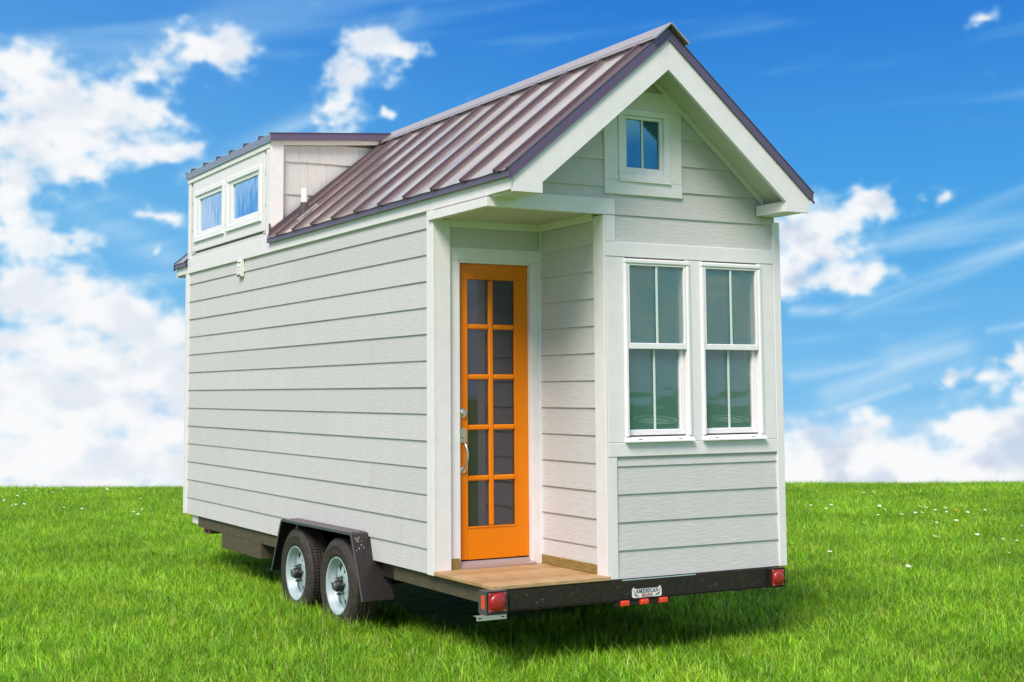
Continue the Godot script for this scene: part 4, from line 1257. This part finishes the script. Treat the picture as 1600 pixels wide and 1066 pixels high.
func wheel(z: float, label: String, proto: Node3D = null) -> Node3D:
	if proto:
		var c := proto.duplicate()
		c.name = numbered("wheel", house)
		house.add_child(c, true)
		c.position = proto.position + Vector3(0, 0, z + 3.16)
		c.rotation.x = 0.0
		c.set_meta("label", label)
		return c
	var w := Node3D.new()
	w.name = "wheel"
	house.add_child(w, true)
	w.position = OFF + Vector3(0, -0.262, z)
	w.set_meta("label", label)
	var ax := Transform3D(Basis(Vector3.BACK, PI / 2), Vector3(0, 0, 0))   # local y becomes -x: outwards
	# tyre: y is distance outwards from x = 0
	var st := nst()
	var prof := [Vector2(0.215, -0.07), Vector2(0.26, -0.085), Vector2(0.32, -0.085), Vector2(0.352, -0.072), Vector2(0.362, -0.058)]
	for g in [-0.032, 0.0, 0.032]:
		prof.append(Vector2(0.364, g - 0.005 + 0.022))
		prof.append(Vector2(0.356, g - 0.003 + 0.022))
		prof.append(Vector2(0.356, g + 0.003 + 0.022))
		prof.append(Vector2(0.364, g + 0.005 + 0.022))
	prof.append_array([Vector2(0.362, 0.100), Vector2(0.354, 0.114), Vector2(0.338, 0.124), Vector2(0.318, 0.130), Vector2(0.315, 0.1325), Vector2(0.300, 0.1335), Vector2(0.297, 0.131), Vector2(0.27, 0.1315), Vector2(0.25, 0.128), Vector2(0.236, 0.126), Vector2(0.232, 0.121), Vector2(0.222, 0.118), Vector2(0.215, 0.108)])
	lathe(st, ax, prof, 72)
	# tread blocks across the ribs
	for k in 84:
		var a := TAU * k / 84.0
		for q in [[-0.036, 0.026, 0.2], [-0.009, 0.02, -0.3], [0.038, 0.02, 0.3], [0.066, 0.022, -0.3], [0.094, 0.02, 0.15]]:
			var bs := Basis(Vector3.RIGHT, a)
			var p: Vector3 = bs * Vector3(0, 0.3655, 0)
			box_t(st, Transform3D(bs * Basis(Vector3.UP, q[2]), p + Vector3(-q[0], 0, 0)), Vector3(q[1], 0.007, 0.0185), 0.001)
	part("tyre", st, M["rubber"], w)
	# rim: lip, barrel and dished face with pairs of triangular slots
	st = nst()
	lathe(st, ax, [Vector2(0.212, -0.06), Vector2(0.214, 0.108), Vector2(0.220, 0.119), Vector2(0.224, 0.121), Vector2(0.222, 0.124), Vector2(0.214, 0.123), Vector2(0.205, 0.112), Vector2(0.203, 0.09), Vector2(0.194, 0.082), Vector2(0.182, 0.062), Vector2(0.178, 0.054)], 64)
	var seg := 192
	var rings := [0.179, 0.166, 0.150, 0.134, 0.118, 0.102, 0.086, 0.05, 0.03]
	var deep := [0.055, 0.061, 0.067, 0.072, 0.076, 0.079, 0.081, 0.081, 0.081]
	for i in rings.size() - 1:
		for s in seg:
			var mid := (s + 0.5) / seg * 16.0
			var ph: float = absf(fposmod(mid, 2.0) - 1.0)     # 0 in the middle of a slot, 1 on a spoke
			var rm: float = (rings[i] + rings[i + 1]) * 0.5
			var wide := remap(rm, 0.094, 0.158, 0.16, 0.62)
			if rm > 0.094 and rm < 0.159 and ph < wide:
				continue
			var q := []
			for e in [[0, 0], [1, 0], [1, 1], [0, 1]]:
				var a: float = TAU * (s + e[0]) / seg
				var rr: float = rings[i + e[1]]
				q.append(Vector3(-deep[i + e[1]], sin(a) * rr, cos(a) * rr))
			quad(st, q[0], q[1], q[2], q[3], Vector3(-1, 0, 0))
			var back := Vector3(0.006, 0, 0)
			for e in 4:
				quad(st, q[e], q[(e + 1) % 4], q[(e + 1) % 4] + back, q[e] + back, (q[e] + q[(e + 1) % 4]) * 0.5 - (q[0] + q[2]) * 0.5)
	part("rim", st, M["rim_paint"], w)
	st = nst()
	lathe(st, ax, [Vector2(0.2, -0.055), Vector2(0.2, -0.05), Vector2(0.0, -0.05)], 32)
	part("brake_drum", st, M["hub_black"], w)
	st = nst()
	lathe(st, ax, [Vector2(0.052, 0.078), Vector2(0.05, 0.084), Vector2(0.046, 0.087), Vector2(0.045, 0.128), Vector2(0.041, 0.133), Vector2(0.0, 0.134)], 28)
	part("hub", st, M["hub_black"], w)
	st = nst()
	lathe(st, ax, [Vector2(0.033, 0.133), Vector2(0.033, 0.149), Vector2(0.029, 0.155), Vector2(0.016, 0.155), Vector2(0.014, 0.15), Vector2(0, 0.15)], 24)
	part("hub_cap", st, M["grease_cap"], w)
	for k in 6:
		st = nst()
		var a := TAU * k / 6.0 + 0.3
		lathe(st, ax * Transform3D(Basis(), Vector3(cos(a) * 0.07, 0.079, sin(a) * 0.07)), [Vector2(0.011, 0), Vector2(0.0105, 0.022), Vector2(0.006, 0.024), Vector2(0.006, 0.036), Vector2(0, 0.037)], 6)
		part("lug_nut", st, M["grease_cap"], w)
	# valve stem
	st = nst()
	tube(st, Vector3(-0.06, 0.0, -0.18), Vector3(-0.10, 0.0, -0.172), 0.005, 8)
	part("valve", st, M["hub_black"], w)
	return w

func fender() -> void:
	var f := holder("fender", "black diamond plate fender over both wheels")
	# side outline of the skin: (z, y), from the back foot over the top to the front foot
	var line := [Vector2(-3.675, -0.29), Vector2(-3.46, 0.13), Vector2(-3.44, 0.155), Vector2(-3.41, 0.168), Vector2(-1.97, 0.176), Vector2(-1.94, 0.168), Vector2(-1.925, 0.145), Vector2(-1.715, -0.312)]
	var st := nst()
	var th := 0.004
	for i in line.size() - 1:
		var a: Vector2 = line[i]
		var b: Vector2 = line[i + 1]
		var n := Vector2(-(b.y - a.y), b.x - a.x).normalized()
		var q := []
		for p in [a, b, b - n * th, a - n * th]:
			q.append(Vector3(-0.146, p.y, p.x))
		# above the floor line the skin stops at the wall, below it runs on inwards
		var deep := 0.16 if (a.y > 0.14 and b.y > 0.14) else 0.262
		extrude(st, q, Vector3(deep, 0, 0))
	part("fender_skin", st, M["fender_steel"], f)
	# folded lip along the outer edge
	st = nst()
	for i in line.size() - 1:
		var a := Vector3(-0.148, line[i].y, line[i].x)
		var b := Vector3(-0.148, line[i + 1].y, line[i + 1].x)
		var y := (b - a).normalized()
		var x := Vector3(1, 0, 0)
		box_t(st, Transform3D(Basis(x, y, x.cross(y)), (a + b) * 0.5 + y.cross(x) * -0.008), Vector3(0.006, a.distance_to(b) + 0.002, 0.022), 0.001)
	part("fender_lip", st, M["edge_steel"], f)
	# raised lozenges of the tread plate
	st = nst()
	for run in [[line[3], line[4], -0.13, 0.0], [line[6], line[7], -0.13, 0.105], [line[1], line[0], -0.13, 0.105]]:
		var a := Vector3(0, run[0].y, run[0].x)
		var b := Vector3(0, run[1].y, run[1].x)
		var y := (b - a).normalized()
		var x := Vector3(1, 0, 0)
		var n := x.cross(y)
		if n.y < 0.0:
			n = -n
		var len := a.distance_to(b)
		var i := 0
		var u := 0.02
		while u < len - 0.01:
			var v: float = run[2] + (0.014 if i % 2 else 0.0)
			while v < run[3]:
				var c := a + y * u + Vector3(v, 0, 0) + n * 0.0005
				var turn := 0.75 if (i + int(round(v / 0.028))) % 2 else -0.75
				var d := (y * cos(turn) + x * sin(turn)) * 0.0135
				var e := d.cross(n).normalized() * 0.0045
				for k in [[c - d, c - e], [c - e, c + d], [c + d, c + e], [c + e, c - d]]:
					tri(st, k[0], k[1], c + n * 0.0062, n)
				v += 0.028
			u += 0.0205
			i += 1
	var tread := part("tread_plate", st, M["tread_steel"], f)
	tread.set_meta("kind", "stuff")
	# worn paint on the front shoulder
	rng.seed = 66
	st = nst()
	for k in 14:
		var p := Vector3(rng.randf_range(-0.13, -0.06), 0, 0)
		var u := absf(rng.randfn()) * 0.1
		var q: Vector2 = line[6].lerp(line[7], clampf(u * 1.2, 0.0, 0.5))
		var d := Vector2(line[7] - line[6]).normalized()
		box_t(st, Transform3D(Basis(Vector3.RIGHT, atan2(-d.y, d.x) + 0.0) * Basis(Vector3.UP, rng.randf() * 3.0), p + Vector3(0, q.y + 0.002, q.x + 0.003)), Vector3(rng.randf_range(0.004, 0.013), 0.002, rng.randf_range(0.003, 0.008)), 0.0)
	part("paint_chips", st, M["chip"], f)
	# inside of the wheel well
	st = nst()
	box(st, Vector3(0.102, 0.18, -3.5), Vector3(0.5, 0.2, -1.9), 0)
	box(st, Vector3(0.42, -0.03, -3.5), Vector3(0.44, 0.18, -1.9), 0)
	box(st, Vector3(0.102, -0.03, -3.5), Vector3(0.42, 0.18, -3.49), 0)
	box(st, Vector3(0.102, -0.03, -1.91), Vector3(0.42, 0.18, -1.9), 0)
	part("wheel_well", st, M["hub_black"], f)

func extras() -> void:
	# louvred vent hood on the side wall
	var v := holder("wall_vent", "small white louvred vent hood on the side wall")
	var st := nst()
	extrude(st, [Vector3(-0.004, 2.372, -5.0), Vector3(-0.004, 2.54, -5.0), Vector3(-0.024, 2.538, -5.0), Vector3(-0.036, 2.515, -5.0), Vector3(-0.04, 2.385, -5.0), Vector3(-0.03, 2.372, -5.0)], Vector3(0, 0, 0.12))
	part("hood", st, M["pipe_white"], v)
	for y in [2.40, 2.43, 2.46]:
		pbox("slat", Vector3(-0.0425, y, -4.99), Vector3(-0.0392, y + 0.018, -4.89), M["pipe_white"], v, 0.001)
	for b in [[2.380, -0.0415], [2.505, -0.0385]]:
		pbox("slot", Vector3(b[1], b[0], -4.985), Vector3(b[1] + 0.02, b[0] + 0.01, -4.895), M["dark_plastic"], v, 0)

func inside() -> void:
	# added table and two tilted discs, standing in for oval reflections in the panes
	var t := Node3D.new()
	t.name = "table"
	add_child(t, true)
	t.position = Vector3(1.85, DECK, -0.5)
	tag(t, "dark wooden table added inside, close behind the gable end windows, holding two discs", "table")
	var st := nst()
	box(st, Vector3(-0.68, 0.93, -0.24), Vector3(0.45, 0.965, 0.37), 0.004)
	put("tabletop", fin(st), M["table_wood"], t)
	for x in [-0.62, 0.39]:
		for z in [-0.19, 0.21]:
			st = nst()
			box(st, Vector3(x - 0.025, 0.0, z - 0.025), Vector3(x + 0.025, 0.93, z + 0.025), 0.003)
			put("leg", fin(st), M["table_wood"], t)
	var first: Node3D = null
	for k in 2:
		var o := Node3D.new()
		o.name = "plate" if k == 0 else "plate_001"  # disc added for an oval reflection in the window
		add_child(o, true)
		var r: float = [0.158, 0.138][k]
		o.position = Vector3([1.52, 2.2][k], DECK + 0.966, [-0.29, -0.28][k])
		o.rotation = Vector3(0.0, -0.3, 0)
		tag(o, ["round white disc with a blue-grey rim band, standing in for a reflection in the left gable end window", "round white disc with a tan middle, standing in for a reflection in the right gable end window"][k], "plate", "added discs on the table")
		var bb := Transform3D(Basis(Vector3.RIGHT, 0.16), Vector3(0, r * 0.16 + 0.03, 0))
		for e in [["disc_body", [Vector2(r * 0.5, 0.0), Vector2(r, 0.016), Vector2(r, 0.02), Vector2(r * 0.9, 0.018), Vector2(r * 0.55, 0.006), Vector2(0, 0.006)], "disc_white"], ["rim_band", [Vector2(r * 0.88, 0.0182), Vector2(r * 0.68, 0.0118), Vector2(r * 0.68, 0.011)], "disc_band"], ["middle", [Vector2(r * 0.5, 0.0063), Vector2(0, 0.0072)], ["disc_teal", "disc_tan"][k]]]:
			st = nst()
			lathe(st, bb, e[1], 40)
			put(e[0], fin(st), M[e[2]], o)
		st = nst()
		box(st, Vector3(-0.05, -0.001, -r * 0.9), Vector3(0.05, r * 0.30, -r * 0.75), 0.003)
		put("stand", fin(st), M["table_wood"], o)

# ---------------------------------------------------------------- all of it
func _ready() -> void:
	# camera: a shifted lens, looking slightly up at the house
	var cam := Camera3D.new()
	cam.name = "camera"
	var fw := Vector3(0.47876684, 0.0849891, -0.87381873)
	var rt := Vector3(0.87720022, -0.00539965, 0.48009438)
	var up := Vector3(-0.03608447, 0.99636725, 0.07713763)
	cam.projection = Camera3D.PROJECTION_FRUSTUM
	cam.near = 0.1
	cam.far = 2000.0
	cam.size = 0.1 * 1066.0 / 2154.898
	cam.frustum_offset = Vector2(0.1 * (800.0 - 748.09) / 2154.898, -0.1 * (533.0 - 428.5) / 2154.898)
	add_child(cam)
	cam.transform = Transform3D(Basis(rt, up, -fw), cam_at)
	cam.current = true

	var env := Environment.new()
	env.background_mode = Environment.BG_SKY
	env.sky = Sky.new()
	var sm := PanoramaSkyMaterial.new()
	sm.panorama = make_sky()
	env.sky.sky_material = sm
	# from the hilltop the sky reaches below eye level
	env.sky_rotation = Basis(Vector3(0.8771, 0, 0.4802), deg_to_rad(-4.4)).get_euler()
	env.background_energy_multiplier = 0.385
	env.tonemap_mode = Environment.TONE_MAPPER_LINEAR
	env.tonemap_exposure = 2.6
	env.sdfgi_enabled = true
	env.ssao_enabled = true
	env.ssil_enabled = true
	var we := WorldEnvironment.new()
	we.name = "world_environment"
	we.environment = env
	add_child(we)

	var sun := DirectionalLight3D.new()
	sun.name = "sun"
	sun.light_energy = 0.55
	sun.light_color = Color(1.0, 0.955, 0.89)
	sun.light_angular_distance = 24.0
	sun.shadow_enabled = true
	add_child(sun)
	sun.look_at_from_position(Vector3(-0.85, 1.2, 0.68) * 10.0, Vector3.ZERO)

	materials()
	var cap := mat("cap_metal", lin(0.5, 0.44, 0.43), 0.35, 0.6)  # roof metal again, paler: reflected sky put into the ridge colour
	mat("eave_metal", lin(0.28, 0.3, 0.38), 0.35, 0.6)  # blue-grey of the mirrored sky put into the dormer eave colour
	mat("scrape", lin(0.35, 0.48, 0.5), 0.5)
	mat("rust", lin(0.16, 0.09, 0.05), 0.7)
	mat("threshold", lin(0.42, 0.33, 0.33), 0.4, 0.4)
	mat("tread_steel", lin(0.10, 0.085, 0.092), 0.28, 0.6)
	for k in 3:
		var w: StandardMaterial3D = M["deck_wood"].duplicate()
		w.albedo_color = [lin(0.56, 0.34, 0.16), lin(0.50, 0.30, 0.135), lin(0.60, 0.38, 0.19)][k]
		w.uv1_offset = Vector3(0.37 * k, 0.2 * k, 0.41 * k)
		M["deck_%d" % k] = w

	ground_and_grass()
	house = Node3D.new()
	house.name = "tiny_house"
	add_child(house, true)
	house.position = Vector3(1.22, 0, -3.3)
	tag(house, "small pale grey clapboard house with orange door on a two-axle black trailer", "house")
	walls()
	trims()
	roofs()
	windows()
	door()
	porch()
	trailer()
	fender()
	var w0 := wheel(-3.16, "wheel nearer the back under the shared fender")
	wheel(-2.27, "wheel nearer the porch under the shared fender", w0)
	extras()
	# wheels on the far side
	for z in [-3.16, -2.27]:
		var far := wheel(z, "far side wheel under the house", w0)
		far.position = Vector3(1.22, 0.328, z + 3.3)
		far.rotation.y = PI
	inside()
	flowers()
